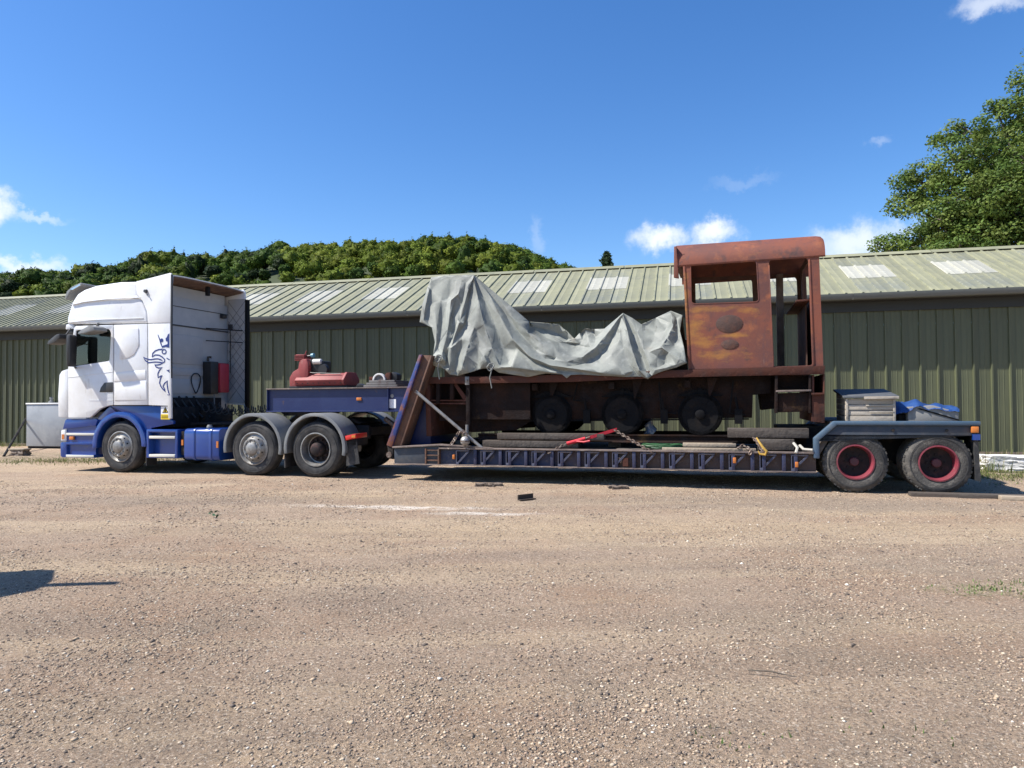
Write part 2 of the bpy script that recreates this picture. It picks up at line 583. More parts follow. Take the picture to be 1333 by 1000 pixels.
class Thing:
    def __init__(s, name, frame, base, label, cat, group=None):
        s.f, s.base = frame, base
        s.root = bpy.data.objects.new(name, None)
        s.root.empty_display_size = .2
        s.root.location = frame.world(*base)
        s.root.rotation_euler = (0, 0, -frame.th)
        COL.objects.link(s.root)
        s.root['label'] = label
        s.root['category'] = cat
        if group:
            s.root['group'] = group

    def part(s, name, vf, m, parent=None, bevel=0.0, **k):
        me = make_mesh(name, vf, m, s.base, bevel, **k)
        return s.link(name, me, parent)

    def link(s, name, me, parent=None):
        o = bpy.data.objects.new(name, me)
        COL.objects.link(o)
        o.parent = parent or s.root
        return o

    def empty(s, name):
        o = bpy.data.objects.new(name, None)
        o.empty_display_size = .1
        COL.objects.link(o)
        o.parent = s.root
        return o


def single(name, frame, base, vf, m, label, cat, bevel=0.0, group=None, **k):
    me = make_mesh(name, vf, m, base, bevel, **k)
    o = bpy.data.objects.new(name, me)
    o.location = frame.world(*base)
    o.rotation_euler = (0, 0, -frame.th)
    COL.objects.link(o)
    o['label'] = label
    o['category'] = cat
    if group:
        o['group'] = group
    return o


def np_mesh(name, verts, faces, m, tint=None, smooth=False, kind=None):
    """verts (n,3), faces (k,3|4) numpy arrays; tint (n,3) per vertex."""
    me = bpy.data.meshes.new(name)
    k = faces.shape[1]
    me.vertices.add(len(verts))
    me.vertices.foreach_set('co', np.ascontiguousarray(verts, dtype=np.float32).ravel())
    me.loops.add(faces.size)
    me.loops.foreach_set('vertex_index', np.ascontiguousarray(faces, dtype=np.int32).ravel())
    me.polygons.add(len(faces))
    me.polygons.foreach_set('loop_start', np.arange(0, faces.size, k, dtype=np.int32))
    me.polygons.foreach_set('loop_total', np.full(len(faces), k, dtype=np.int32))
    if smooth:
        me.polygons.foreach_set('use_smooth', np.ones(len(faces), dtype=bool))
    me.update(calc_edges=True)
    if tint is not None:
        a = me.color_attributes.new('tint', 'FLOAT_COLOR', 'POINT')
        c = np.ones((len(verts), 4), dtype=np.float32)
        c[:, :3] = tint
        a.data.foreach_set('color', c.ravel())
    me.materials.append(MATS[m])
    o = bpy.data.objects.new(name, me)
    COL.objects.link(o)
    if kind:
        o['kind'] = kind
    return o


# ================================================================== THE SETTING
def lattice_noise(x, y, s, seed):
    r = np.random.default_rng(seed)
    tab = r.random((257, 257))
    u, v = x / s + 1000.5, y / s + 1000.5
    i, j = np.floor(u).astype(int), np.floor(v).astype(int)
    fx, fy = u - i, v - j
    fx, fy = fx * fx * (3 - 2 * fx), fy * fy * (3 - 2 * fy)
    i0, j0 = i % 256, j % 256
    a = tab[i0, j0] * (1 - fx) + tab[i0 + 1, j0] * fx
    b = tab[i0, j0 + 1] * (1 - fx) + tab[i0 + 1, j0 + 1] * fx
    return a * (1 - fy) + b * fy - .5


def ground_h(x, y):
    x, y = np.asarray(x, float), np.asarray(y, float)
    z = .022 * lattice_noise(x, y, 1.1, 1) + .014 * lattice_noise(x, y, .4, 2) + .008 * lattice_noise(x, y, .16, 3)
    z += .03 * lattice_noise(x * .35, y, .8, 4) * np.clip((11 - y) / 3, 0, 1)
    return z * np.clip((60 - np.hypot(x, y)) / 30, 0, 1) - .012


def ground_material():
    m = bpy.data.materials.new('gravel_ground')
    m.use_nodes = True
    nt = m.node_tree
    N, Lk = nt.nodes, nt.links
    b = N['Principled BSDF']
    b.inputs['Roughness'].default_value = .95
    b.inputs['Specular IOR Level'].default_value = .15
    tc = N.new('ShaderNodeTexCoord')
    state = {'c': None}

    def mask(scale, lo, hi, det=6, stretch=None, rough=.6):
        src = tc.outputs['Object']
        if stretch:
            mp = N.new('ShaderNodeMapping')
            mp.inputs['Scale'].default_value = stretch
            Lk.new(src, mp.inputs['Vector']); src = mp.outputs[0]
        nz = N.new('ShaderNodeTexNoise')
        nz.inputs['Scale'].default_value = scale
        nz.inputs['Detail'].default_value = det
        nz.inputs['Roughness'].default_value = rough
        Lk.new(src, nz.inputs['Vector'])
        mr = N.new('ShaderNodeMapRange')
        mr.inputs['From Min'].default_value = lo
        mr.inputs['From Max'].default_value = hi
        Lk.new(nz.outputs['Fac'], mr.inputs['Value'])
        return mr.outputs[0]

    def over(col, fac):
        mx = N.new('ShaderNodeMix'); mx.data_type = 'RGBA'
        if state['c'] is None:
            mx.inputs['A'].default_value = (.44, .32, .222, 1)
        else:
            Lk.new(state['c'], mx.inputs['A'])
        mx.inputs['B'].default_value = (*col, 1)
        Lk.new(fac, mx.inputs['Factor'])
        state['c'] = mx.outputs['Result']

    def mul(a, b_):
        q = N.new('ShaderNodeMath'); q.operation = 'MULTIPLY'
        Lk.new(a, q.inputs[0])
        if isinstance(b_, float):
            q.inputs[1].default_value = b_
        else:
            Lk.new(b_, q.inputs[1])
        return q.outputs[0]

    def blob(px, py, rx, ry, soft=.9, rot=0.0):
        gx, gy = WO.ground(px, py)
        mp = N.new('ShaderNodeMapping')
        mp.vector_type = 'TEXTURE'
        mp.inputs['Location'].default_value = (gx, gy, 0)
        mp.inputs['Rotation'].default_value = (0, 0, rot)
        mp.inputs['Scale'].default_value = (rx, ry, 50)
        nz = N.new('ShaderNodeTexNoise'); nz.inputs['Scale'].default_value = 2.2
        nz.inputs['Detail'].default_value = 6
        Lk.new(tc.outputs['Object'], nz.inputs['Vector'])
        sb = N.new('ShaderNodeVectorMath'); sb.operation = 'SUBTRACT'; sb.inputs[1].default_value = (.5, .5, .5)
        Lk.new(nz.outputs['Color'], sb.inputs[0])
        scl = N.new('ShaderNodeVectorMath'); scl.operation = 'SCALE'; scl.inputs['Scale'].default_value = min(rx, ry) * 1.6
        Lk.new(sb.outputs[0], scl.inputs[0])
        ad = N.new('ShaderNodeVectorMath'); ad.operation = 'ADD'
        Lk.new(tc.outputs['Object'], ad.inputs[0]); Lk.new(scl.outputs[0], ad.inputs[1])
        Lk.new(ad.outputs[0], mp.inputs['Vector'])
        ln = N.new('ShaderNodeVectorMath'); ln.operation = 'LENGTH'
        Lk.new(mp.outputs[0], ln.inputs[0])
        mr = N.new('ShaderNodeMapRange'); mr.interpolation_type = 'SMOOTHSTEP'
        mr.inputs['From Min'].default_value = 1.2
        mr.inputs['From Max'].default_value = 1.2 - soft
        Lk.new(ln.outputs['Value'], mr.inputs['Value'])
        return mr.outputs[0]

    over((0.392, 0.253, 0.159), mask(.55, .46, .66))
    over((0.326, 0.247, 0.172), mask(.8, .52, .70, 7))
    over((0.548, 0.405, 0.254), mask(.42, .52, .68, 7, (.35, 1.5, 1)))
    over((0.548, 0.405, 0.254), mul(blob(900, 688, 7.0, .75, .9, R(-3)), .85))
    over((0.314, 0.246, 0.183), mul(blob(1000, 655, 4.2, .8, .8, R(-9)), .8))
    over((0.249, 0.194, 0.151), mul(blob(250, 650, 3.2, .6, .8, R(-4)), .55))
    for a in ((215, 742, .55, .28), (640, 722, 1.1, .3), (900, 740, 1.3, .35), (480, 775, .8, .4), (1230, 730, .9, .6), (70, 815, .8, .35), (1000, 810, .9, .4)):
        over((0.255, 0.201, 0.155), mul(blob(*a), .42))
    over((0.131, 0.139, 0.049), mul(mul(blob(1275, 768, .45, .22), mask(9, .45, .6)), .8))
    # moss and thin grass along the shed and at the right hand end
    gx, gy = WO.ground(1320, 618)
    over((0.111, 0.120, 0.038), mul(mul(blob(1330, 612, 3.4, 1.6, .5), mask(3, .36, .52)), .9))
    over((0.156, 0.144, 0.067), mul(mul(blob(60, 594, 9, 1.4, .6, R(-13)), mask(3, .42, .6)), .8))
    # wheel-worn streaks curving along the yard
    over((0.576, 0.435, 0.284), mul(mask(1.1, .50, .64, 5, (.10, 1.0, 1)), .7))
    over((0.326, 0.233, 0.155), mul(mask(1.7, .52, .66, 5, (.12, 1.2, 1)), .42))
    over((0.276, 0.208, 0.151), mul(mask(3.4, .56, .70, 6, (.22, 1.3, 1)), .4))
    over((0.917, 0.831, 0.726), mul(mul(blob(515, 659, 1.6, .20, 1.0, R(-10)), mask(5, .36, .56, 6)), .95))
    over((0.863, 0.780, 0.677), mul(mul(blob(632, 668, .9, .16, 1.0, R(-10)), mask(6, .34, .56, 6)), .95))
    # grit: dark and pale specks
    over((0.196, 0.152, 0.109), mul(mask(46, .52, .62, 5), .75))
    over((0.759, 0.629, 0.484), mul(mask(58, .56, .66, 4), .8))
    over((0.170, 0.131, 0.097), mul(mask(120, .54, .64, 3), .75))
    over((0.654, 0.566, 0.460), mul(mask(105, .60, .68, 3), .8))
    Lk.new(state['c'], b.inputs['Base Color'])
    n1 = N.new('ShaderNodeTexNoise'); n1.inputs['Scale'].default_value = 34; n1.inputs['Detail'].default_value = 9
    n1.inputs['Roughness'].default_value = .72
    Lk.new(tc.outputs['Object'], n1.inputs['Vector'])
    bp = N.new('ShaderNodeBump'); bp.inputs['Strength'].default_value = 1.0; bp.inputs['Distance'].default_value = .05
    Lk.new(n1.outputs['Fac'], bp.inputs['Height'])
    n2 = N.new('ShaderNodeTexNoise'); n2.inputs['Scale'].default_value = 6; n2.inputs['Detail'].default_value = 5
    Lk.new(tc.outputs['Object'], n2.inputs['Vector'])
    bp2 = N.new('ShaderNodeBump'); bp2.inputs['Strength'].default_value = .6; bp2.inputs['Distance'].default_value = .06
    Lk.new(n2.outputs['Fac'], bp2.inputs['Height'])
    Lk.new(bp.outputs[0], bp2.inputs['Normal'])
    Lk.new(bp2.outputs[0], b.inputs['Normal'])
    MATS['gravel_ground'] = m


def build_ground():
    ground_material()

    def axis(lo, hi, step, far):
        core = np.arange(lo, hi + 1e-6, step)
        g = step * np.cumprod(np.full(60, 1.22))
        right = hi + np.cumsum(g)
        left = lo - np.cumsum(g)
        right, left = right[right < far], left[left > -far]
        return np.concatenate([left[::-1], core, right])
    xs, ys = axis(-9, 9, .06, 1500), axis(2, 14.5, .06, 1500)
    X, Y = np.meshgrid(xs, ys)
    V = np.stack([X, Y, ground_h(X, Y)], -1).reshape(-1, 3)
    nx, ny = len(xs), len(ys)
    i = np.arange(nx * ny).reshape(ny, nx)
    F = np.stack([i[:-1, :-1], i[:-1, 1:], i[1:, 1:], i[1:, :-1]], -1).reshape(-1, 4)
    g = np_mesh('ground', V, F, 'gravel_ground', smooth=True, kind='structure')
    g['label'] = 'dusty brown gravel yard in front of the shed'


build_ground()


def build_gravel():
    """Loose stones pressed into the yard, many more of them close by."""
    n = 230000
    y = 2.3 + 11.0 * rng.random(n) ** 1.6
    x = (rng.random(n) * 2 - 1) * (y * .78 + .6)
    cl = lattice_noise(x, y, .9, 21) + lattice_noise(x, y, .35, 22)
    keep = rng.random(n) < np.clip(.42 + 1.1 * cl, .10, 1)
    x, y = x[keep], y[keep]
    n = len(x)
    size = .0034 + .0085 * rng.random(n) ** 2.2 + .012 * (rng.random(n) > .975) * rng.random(n)
    size *= np.clip(.75 + y * .05, .8, 1.3)
    base = np.array([(1, 0, 0), (.45, .85, 0), (-.5, .8, .1), (-1, 0, 0), (-.45, -.85, .05), (.55, -.8, 0), (.1, .1, .75), (0, 0, -.5)], float)
    tri = []
    for k in range(6):
        tri += [(k, (k + 1) % 6, 6), ((k + 1) % 6, k, 7)]
    tri = np.array(tri)
    ang = rng.random(n) * 6.283
    el = .65 + .5 * rng.random(n)
    hz = .45 + .5 * rng.random(n)
    P = base[None] * (1 + .45 * (rng.random((n, 8, 3)) - .5))
    px = P[..., 0] * size[:, None]
    py = P[..., 1] * (size * el)[:, None]
    pz = P[..., 2] * (size * hz)[:, None]
    c, s = np.cos(ang)[:, None], np.sin(ang)[:, None]
    V = np.stack([px * c - py * s + x[:, None], px * s + py * c + y[:, None], pz + (ground_h(x, y) + size * .08)[:, None]], -1)
    F = (np.arange(n)[:, None, None] * 8 + tri[None]).reshape(-1, 3)
    pal = 1.14 * np.array([(.46, .38, .28), (.38, .29, .20), (.25, .185, .13), (.14, .112, .09), (.58, .52, .43), (.32, .23, .165)])
    w = rng.choice(6, n, p=[.14, .25, .25, .24, .02, .10])
    t = pal[w] * (.75 + .4 * rng.random((n, 1)))
    g = np_mesh('gravel', V.reshape(-1, 3), F, 'gravel_stone', np.repeat(t, 8, 0), kind='stuff')
    g['label'] = 'loose pale and dark stones strewn over the yard'
    g['category'] = 'gravel'


build_gravel()


# ------------------------------------------------------------------ leaves, trees, grass
def leaf_quads(c, size, tint, upbias=.5, aspect=.6, out=None):
    """One leaf (a bent diamond) at each centre c (n,3)."""
    n = len(c)
    u = rng.normal(size=(n, 3)); u[:, 2] *= .6
    u /= np.linalg.norm(u, axis=1, keepdims=True)
    nn = rng.normal(size=(n, 3)); nn[:, 2] = np.abs(nn[:, 2]) + upbias
    if out is not None:
        nn = nn * .38 + out * 1.8
    v = np.cross(nn, u)
    v /= np.linalg.norm(v, axis=1, keepdims=True) + 1e-9
    w = np.cross(u, v)
    sz = np.broadcast_to(np.asarray(size, float), (n,))[:, None]
    V = np.stack([c - u * sz, c + v * sz * aspect + w * sz * .12, c + u * sz, c - v * sz * aspect + w * sz * .12], 1).reshape(-1, 3)
    F = np.arange(4 * n).reshape(n, 4)
    return V, F, np.repeat(tint, 4, 0)


def cat_arrays(parts):
    V, F, T, o = [], [], [], 0
    for v, f, t in parts:
        V.append(v); F.append(f + o); T.append(t); o += len(v)
    return np.concatenate(V), np.concatenate(F), np.concatenate(T)


def ball_points(n, surf=.5):
    d = rng.normal(size=(n, 3))
    d /= np.linalg.norm(d, axis=1, keepdims=True)
    r = surf + (1 - surf) * rng.random(n) ** .5
    return d * r[:, None], d


def world_at(px, py, depth):
    d = pix_dir(px, py)
    return Vector((0, 0, CAM_H)) + d * (depth / d.y)


def tree_tube_list(o_name, tubes, parent, base):
    vf = join(*tubes)
    me = make_mesh(o_name, vf, 'bark', base)
    o = bpy.data.objects.new(o_name, me)
    COL.objects.link(o)
    o.parent = parent
    return o


def build_oak():
    D = 33.0
    trunk_base = world_at(1395, 560, D); trunk_base.z = -.05
    lobes = [(1345, 105, 26, 0), (1326, 150, 34, .6), (1262, 172, 26, -.5), (1300, 205, 50, .5), (1245, 215, 42, -.8), (1205, 240, 38, .3),
             (1185, 262, 24, 0), (1270, 262, 52, -1.6), (1225, 290, 40, -1), (1320, 265, 60, -2.2), (1290, 315, 52, -1.8), (1165, 318, 18, .8),
             (1143, 322, 15, .3), (1200, 325, 34, -.3), (1245, 335, 40, -2), (1370, 190, 70, .5), (1400, 110, 60, .8), (1440, 220, 110, 1), (1400, 310, 80, -2), (1480, 320, 70, 0),
             (1340, 330, 50, -2.4), (1340, 215, 40, -2), (1185, 345, 30, .5), (1225, 180, 10, .4), (1296, 140, 9, .6), (1360, 60, 18, .4),
             (1330, 240, 60, 2.2), (1260, 300, 60, 2.2), (1400, 250, 90, 3)]
    root = bpy.data.objects.new('oak_tree', None)
    root.location = trunk_base
    COL.objects.link(root)
    root['label'] = 'large broad green oak tree rising behind the shed at right'
    root['category'] = 'tree'
    parts, tubes = [], []
    tb = trunk_base
    fork = Vector((tb.x - .2, tb.y, 3.6))
    tubes.append(tube([tb, (tb.x, tb.y, 1.5), fork], [.55, .45, .40], 10))
    base_c = np.array([(.108, .170, .034), (.138, .194, .040), (.084, .140, .028), (.165, .215, .048)])
    for px, py, rad, dy in lobes:
        c = world_at(px, py, D + dy)
        r = rad / FPX * D
        mid = fork.lerp(c, .5) + Vector((random.uniform(-.4, .4), random.uniform(-.4, .4), .5))
        tubes.append(tube([fork, fork.lerp(mid, .6), mid, mid.lerp(c, .6) + Vector((0, 0, .15)), c], [.20, .15, .11, .07, .03], 6))
        k = max(5, int(24 * r * r))
        pts, _ = ball_points(k, .35)
        cc = np.array(c)[None] + pts * r * np.array([1, 1, .85])
        for q in range(0, k, 3):
            tubes.append(tube([c, Vector(c).lerp(Vector(cc[q]), .6) + Vector((0, 0, .06)), Vector(cc[q])], [.035, .022, .01], 4))
        tone = base_c[rng.integers(0, 4, k)] * (.8 + .4 * rng.random((k, 1)))
        per = 62
        lp, _ = ball_points(k * per, .15)
        rr = np.repeat(.26 + .26 * rng.random(k), per)[:, None]
        L_ = np.repeat(cc, per, 0) + lp * rr * np.array([1.25, 1.25, .7])
        t = np.repeat(tone, per, 0) * (.8 + .4 * rng.random((k * per, 1)))
        parts.append(leaf_quads(L_, .055 + .045 * rng.random(k * per), t, .7, .6, lp * .7 + np.repeat(pts, per, 0) * .7))
    V, F, T = cat_arrays(parts)
    V = V - np.array(trunk_base)
    o = np_mesh('crown', V, F, 'leaves', T)
    o.parent = root
    tree_tube_list('trunk', tubes, root, trunk_base)


build_oak()


def build_spruce():
    D = 75.0
    top = world_at(789.5, 330, D)
    b = Vector((top.x, top.y, -.05))
    H = top.z
    root = bpy.data.objects.new('spruce_tree', None)
    root.location = b
    COL.objects.link(root)
    root['label'] = 'lone dark conifer tip showing above the shed ridge'
    root['category'] = 'tree'
    cs = []
    tubes = [tube([b, b + Vector((0, 0, H * .6)), top], [.28, .16, .02], 8)]
    for i in range(46):
        t = i / 45
        z = H * (.25 + .75 * t)
        rad = .25 + (1 - t) * 6.2
        for j in range(9):
            a = random.random() * 6.283
            L_ = rad * random.uniform(.6, 1.1)
            tip = b + Vector((math.cos(a) * L_, math.sin(a) * L_, z - L_ * .25))
            if j % 3 == 0:
                tubes.append(tube([b + Vector((0, 0, z)), tip], [.03, .01], 4))
            for s in np.linspace(.25, 1, 12):
                cs.append(np.array(b + (tip - b - Vector((0, 0, z))) * s + Vector((0, 0, z))) + rng.normal(size=3) * .1)
    cs = np.array(cs)
    tint = np.array([(.045, .075, .035)]) * (.7 + .6 * rng.random((len(cs), 1)))
    V, F, T = leaf_quads(cs, .22 + .12 * rng.random(len(cs)), tint, .3, .5)
    o = np_mesh('crown', V - np.array(b), F, 'leaves', T)
    o.parent = root
    tree_tube_list('trunk', tubes, root, b)


build_spruce()

CREST = [(-420, 392), (-200, 378), (-60, 362), (0, 357), (30, 348), (60, 352), (90, 352), (115, 342), (150, 346), (200, 327), (225, 333), (280, 334), (325, 329), (350, 322), (400, 320),
         (440, 322), (480, 318), (520, 318), (560, 313), (600, 313), (640, 319), (680, 328), (705, 338), (740, 349), (760, 356), (800, 368), (900, 395), (1000, 430)]


def crest_y(px):
    return np.interp(px, [c[0] for c in CREST], [c[1] for c in CREST])


def build_hill():
    D0, D1, D2 = 120.0, 330.0, 420.0
    cols = np.linspace(-420, 1000, 90)
    rows = np.concatenate([np.linspace(0, 1, 26), np.linspace(1.05, 1.5, 6)])

    def hill_point(px, t):
        zc = CAM_H + (522 - (crest_y(px) + 32)) / FPX * D1
        zc = np.maximum(zc, 0)
        D = np.where(t <= 1, D0 + (D1 - D0) * t, D1 + (D2 - D1) * (t - 1) / .5)
        prof = np.where(t <= 1, np.sin(np.clip(t, 0, 1) * math.pi / 2) ** 1.25, 1 - .5 * (t - 1))
        x = (px - 666.5) / FPX * D
        return x, D, zc * prof - 1.5 * (1 - np.clip(t, 0, 1))
    P, T = np.meshgrid(cols, rows)
    x, y, z = hill_point(P, T)
    V = np.stack([x, y, z], -1).reshape(-1, 3)
    i = np.arange(P.size).reshape(P.shape)
    F = np.stack([i[:-1, :-1], i[:-1, 1:], i[1:, 1:], i[1:, :-1]], -1).reshape(-1, 4)
    o = np_mesh('hill', V, F, 'hill_earth', smooth=True, kind='structure')
    # the wood that covers it
    protos = []
    bm = bmesh.new()
    bmesh.ops.create_icosphere(bm, subdivisions=3, radius=1)
    ico_v = np.array([v.co[:] for v in bm.verts])
    bm.verts.index_update()
    ico_f = np.array([[v.index for v in f.verts] for f in bm.faces])
    bm.free()
    for kind in range(5):
        def lobes(d):
            return 1 + .22 * np.sin(d[:, 0] * 5 + kind) * np.cos(d[:, 1] * 4 + 2 * kind) + .16 * np.sin(d[:, 2] * 8 + d[:, 0] * 6 + kind)
        iv = ico_v * (lobes(ico_v) * .84 * (1 + .20 * (rng.random(len(ico_v)) - .5)))[:, None]
        n = 215
        pts, d = ball_points(n, .88)
        pts = pts * lobes(d)[:, None]
        sq = np.array([.62, .62, 1.25]) if kind == 3 else np.array([1, 1, .86])
        protos.append((iv * sq, pts * sq, d))
    parts = []
    spots = []
    for k in range(2150):
        t = rng.random() ** .62
        spots.append((rng.uniform(-300, 790), .36 + .66 * t))
    for px in np.arange(-300, 775, 7):
        spots.append((px + rng.uniform(-5, 5), 1.0 + rng.uniform(-.03, .02)))
    pal = np.array([(.088, .142, .024), (.138, .185, .026), (.060, .104, .024), (.172, .208, .030), (.036, .058, .024)])
    tubes = []
    for px, t in spots:
        x, y, z = (float(q) for q in hill_point(np.array(px), np.array(t)))
        pale = math.exp(-((px - 420) / 190) ** 2) * (1 - abs(t - .72))
        if 300 < px < 372 and t > .45 or px < 330 and rng.random() < .5:
            w = rng.choice([2, 4, 0])
        elif rng.random() < .30 + .6 * pale:
            w = rng.choice([1, 3])
        else:
            w = rng.choice([0, 0, 2, 1])
        kind = 3 if rng.random() < .1 else int(rng.choice([0, 1, 2, 4]))
        r = rng.uniform(1.5, 3.7)
        hgt = r * .9 + rng.uniform(3.0, 6.0)
        iv, p, d = protos[kind]
        a = rng.random() * 6.283
        rot = np.array([[math.cos(a), math.sin(a), 0], [-math.sin(a), math.cos(a), 0], [0, 0, 1]])
        at_ = np.array([x, y, z + hgt - r * .8])
        tone = pal[w] * rng.uniform(.62, 1.18)
        body = iv @ rot * r + at_
        parts.append((body, ico_f, tone * (.35 + .4 * rng.random((len(body), 1)))))
        q = p @ rot * r + at_
        lv, lf, lt_ = leaf_quads(q, .16 + .24 * rng.random(len(q)), tone * (.7 + .6 * rng.random((len(q), 1))), .6, .8, d @ rot * 1.2)
        parts.append((lv, np.concatenate([lf[:, :3], lf[:, [0, 2, 3]]]), lt_))
    V, F, T = cat_arrays(parts)
    o = np_mesh('woodland', V, F, 'wood_leaves', T, kind='stuff')
    o['label'] = 'dense mixed green woodland covering the hill behind the shed'
    o['category'] = 'woodland'


build_hill()


# ------------------------------------------------------------------ the shed
EAVE_Y = -.44
EAVE_Z = SH.Z(868, 392, EAVE_Y)
SLOPE = .436
RIDGE_Y = 3.45
X_LEFT, X_MID, X_RIGHT = -27.0, SH.X(190, 480, 0), 19.0


def build_shed():
    base = (0.0, 0.0, 0.0)
    s = Thing('shed', SH, base, 'long low green metal shed with ribbed cladding and pale skylight sheets', 'shed')
    wall_top = EAVE_Z - .10

    def wall_sheet(pitch):
        rb = .062
        pr = [(0, 0), (.014, -.044), (.014 + .034, -.044), (rb, 0)]
        for k in (1, 2):
            c = rb + (pitch - rb) * k / 3
            pr += [(c - .012, 0), (c - .006, -.005), (c + .006, -.005), (c + .012, 0)]
        pr += [(pitch - .001, 0)]
        V = [(x, y, .06) for x, y in pr] + [(x, y, wall_top) for x, y in pr]
        n = len(pr)
        F = [(i, i + 1, i + 1 + n, i + n) for i in range(n - 1)]
        return make_mesh('wall_sheet', (V, F), 'wall_green', recalc=False, smooth=20)

    def roof_sheet(pitch, s0, s1, m, lift=0.0):
        ln = math.hypot(1, SLOPE)
        ty, tz = 1 / ln, SLOPE / ln
        ny, nz = -SLOPE / ln, 1 / ln
        rb = .07
        pr = [(0, 0), (.014, .036), (.014 + .04, .036), (rb, 0), (pitch * .5 - .02, 0), (pitch * .5, .006), (pitch * .5 + .02, 0), (pitch - .001, 0)]
        V = []
        for d in (s0, s1):
            for x, hh in pr:
                V.append((x, d * ty + (hh + lift) * ny, d * tz + (hh + lift) * nz))
        n = len(pr)
        F = [(i, i + 1, i + 1 + n, i + n) for i in range(n - 1)]
        F.append(tuple(range(n)))
        return make_mesh('roof_sheet', (V, F), m, recalc=False, smooth=20)

    L = math.hypot(RIDGE_Y - EAVE_Y, (RIDGE_Y - EAVE_Y) * SLOPE)
    wr = SH.X(1085, 440, 0)
    for pitch, xa, xb in ((.40, X_MID, X_RIGHT), (.26, X_LEFT, X_MID)):
        me = wall_sheet(pitch)
        x0 = wr + math.ceil((X_MID - wr) / .40) * .40 if pitch == .40 else None
        if pitch == .40:
            xs = [x0 + pitch * k for k in range(int((xb - x0) / pitch))]
            start = x0
        else:
            xs = [start - pitch * (k + 1) for k in range(int((start - xa) / pitch))]
        for x in xs:
            o = s.link('wall_sheet', me); o.location = (x, 0, 0)
        full = roof_sheet(pitch, 0, L, 'roof_olive')
        low = roof_sheet(pitch, 0, L * .37, 'roof_grey')
        midm = roof_sheet(pitch, L * .355, L * .685, 'skylight', .006)
        up = roof_sheet(pitch, L * .67, L, 'roof_grey')
        xk = SH.X(753.5, 398, EAVE_Y)
        if pitch == .40:
            k0 = math.ceil((X_MID - xk) / pitch)
            ks = range(k0, int((xb - xk) / pitch))
            rstart = xk + k0 * pitch
            xs = [(k, xk + k * pitch) for k in ks]
            per, lit = 6, 3
        else:
            xs = [(-(k + 1), rstart - pitch * (k + 1)) for k in range(int((rstart - xa) / pitch))]
            per, lit = 10, 4
        for k, x in xs:
            ms = [low, midm, up] if k % per < lit else [full]
            for q in ms:
                o = s.link('skylight' if q is midm else 'roof_sheet', q)
                o.location = (x, EAVE_Y, EAVE_Z)
    zr = EAVE_Z + (RIDGE_Y - EAVE_Y) * SLOPE
    # ridge cap
    cap = [(RIDGE_Y - .26, zr - .26 * SLOPE + .055), (RIDGE_Y, zr + .065), (RIDGE_Y + .26, zr - .26 * SLOPE + .055), (RIDGE_Y + .26, zr - .26 * SLOPE + .045), (RIDGE_Y, zr + .05), (RIDGE_Y - .26, zr - .26 * SLOPE + .045)]
    x = X_LEFT
    while x < X_RIGHT:
        s.part('ridge_cap', prism_x(cap, x, min(x + 2.98, X_RIGHT)), 'roof_olive')
        x += 3.0
    back = [(RIDGE_Y, zr), (2 * RIDGE_Y - EAVE_Y, EAVE_Z), (2 * RIDGE_Y - EAVE_Y, EAVE_Z - .03), (RIDGE_Y, zr - .03)]
    s.part('rear_roof', prism_x(back, X_LEFT, X_RIGHT), 'roof_olive')
    # dark lining below the roof sheets so no daylight leaks
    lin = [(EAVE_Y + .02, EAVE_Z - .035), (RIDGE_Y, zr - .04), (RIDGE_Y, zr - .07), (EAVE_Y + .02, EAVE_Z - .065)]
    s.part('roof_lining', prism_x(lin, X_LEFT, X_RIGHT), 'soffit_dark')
    D2 = 2 * RIDGE_Y
    gable = [(.06, .05), (D2 - .06, .05), (D2 - .06, EAVE_Z - .12), (RIDGE_Y, zr - .12), (.06, EAVE_Z - .12)]
    s.part('gable_wall', prism_x(gable, X_LEFT, X_LEFT + .06), 'wall_green')
    s.part('gable_wall', prism_x(gable, X_RIGHT - .06, X_RIGHT), 'wall_green')
    s.part('rear_wall', box(X_LEFT, X_RIGHT, D2 - .04, D2, .05, EAVE_Z - .15), 'wall_green')
    # gutter: half round trough in lengths, with brackets
    x = X_LEFT
    while x < X_RIGHT:
        x1 = min(x + 3.99, X_RIGHT)
        gp = [(EAVE_Y - .13, EAVE_Z - .005), (EAVE_Y - .125, EAVE_Z - .10), (EAVE_Y - .09, EAVE_Z - .15), (EAVE_Y - .01, EAVE_Z - .165), (EAVE_Y + .035, EAVE_Z - .10), (EAVE_Y + .035, EAVE_Z - .05),
              (EAVE_Y + .025, EAVE_Z - .05), (EAVE_Y + .022, EAVE_Z - .10), (EAVE_Y - .02, EAVE_Z - .15), (EAVE_Y - .085, EAVE_Z - .14), (EAVE_Y - .115, EAVE_Z - .10), (EAVE_Y - .12, EAVE_Z - .005)]
        s.part('gutter', prism_x(gp, x, x1), 'gutter_grey')
        x += 4.0
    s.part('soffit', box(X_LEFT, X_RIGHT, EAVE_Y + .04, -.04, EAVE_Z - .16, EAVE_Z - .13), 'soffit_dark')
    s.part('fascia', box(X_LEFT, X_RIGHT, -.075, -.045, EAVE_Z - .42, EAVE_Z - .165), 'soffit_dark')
    s.part('base_plinth', box(X_LEFT, X_RIGHT, -.05, .04, -.05, .075), 'brick_rubble')


build_shed()


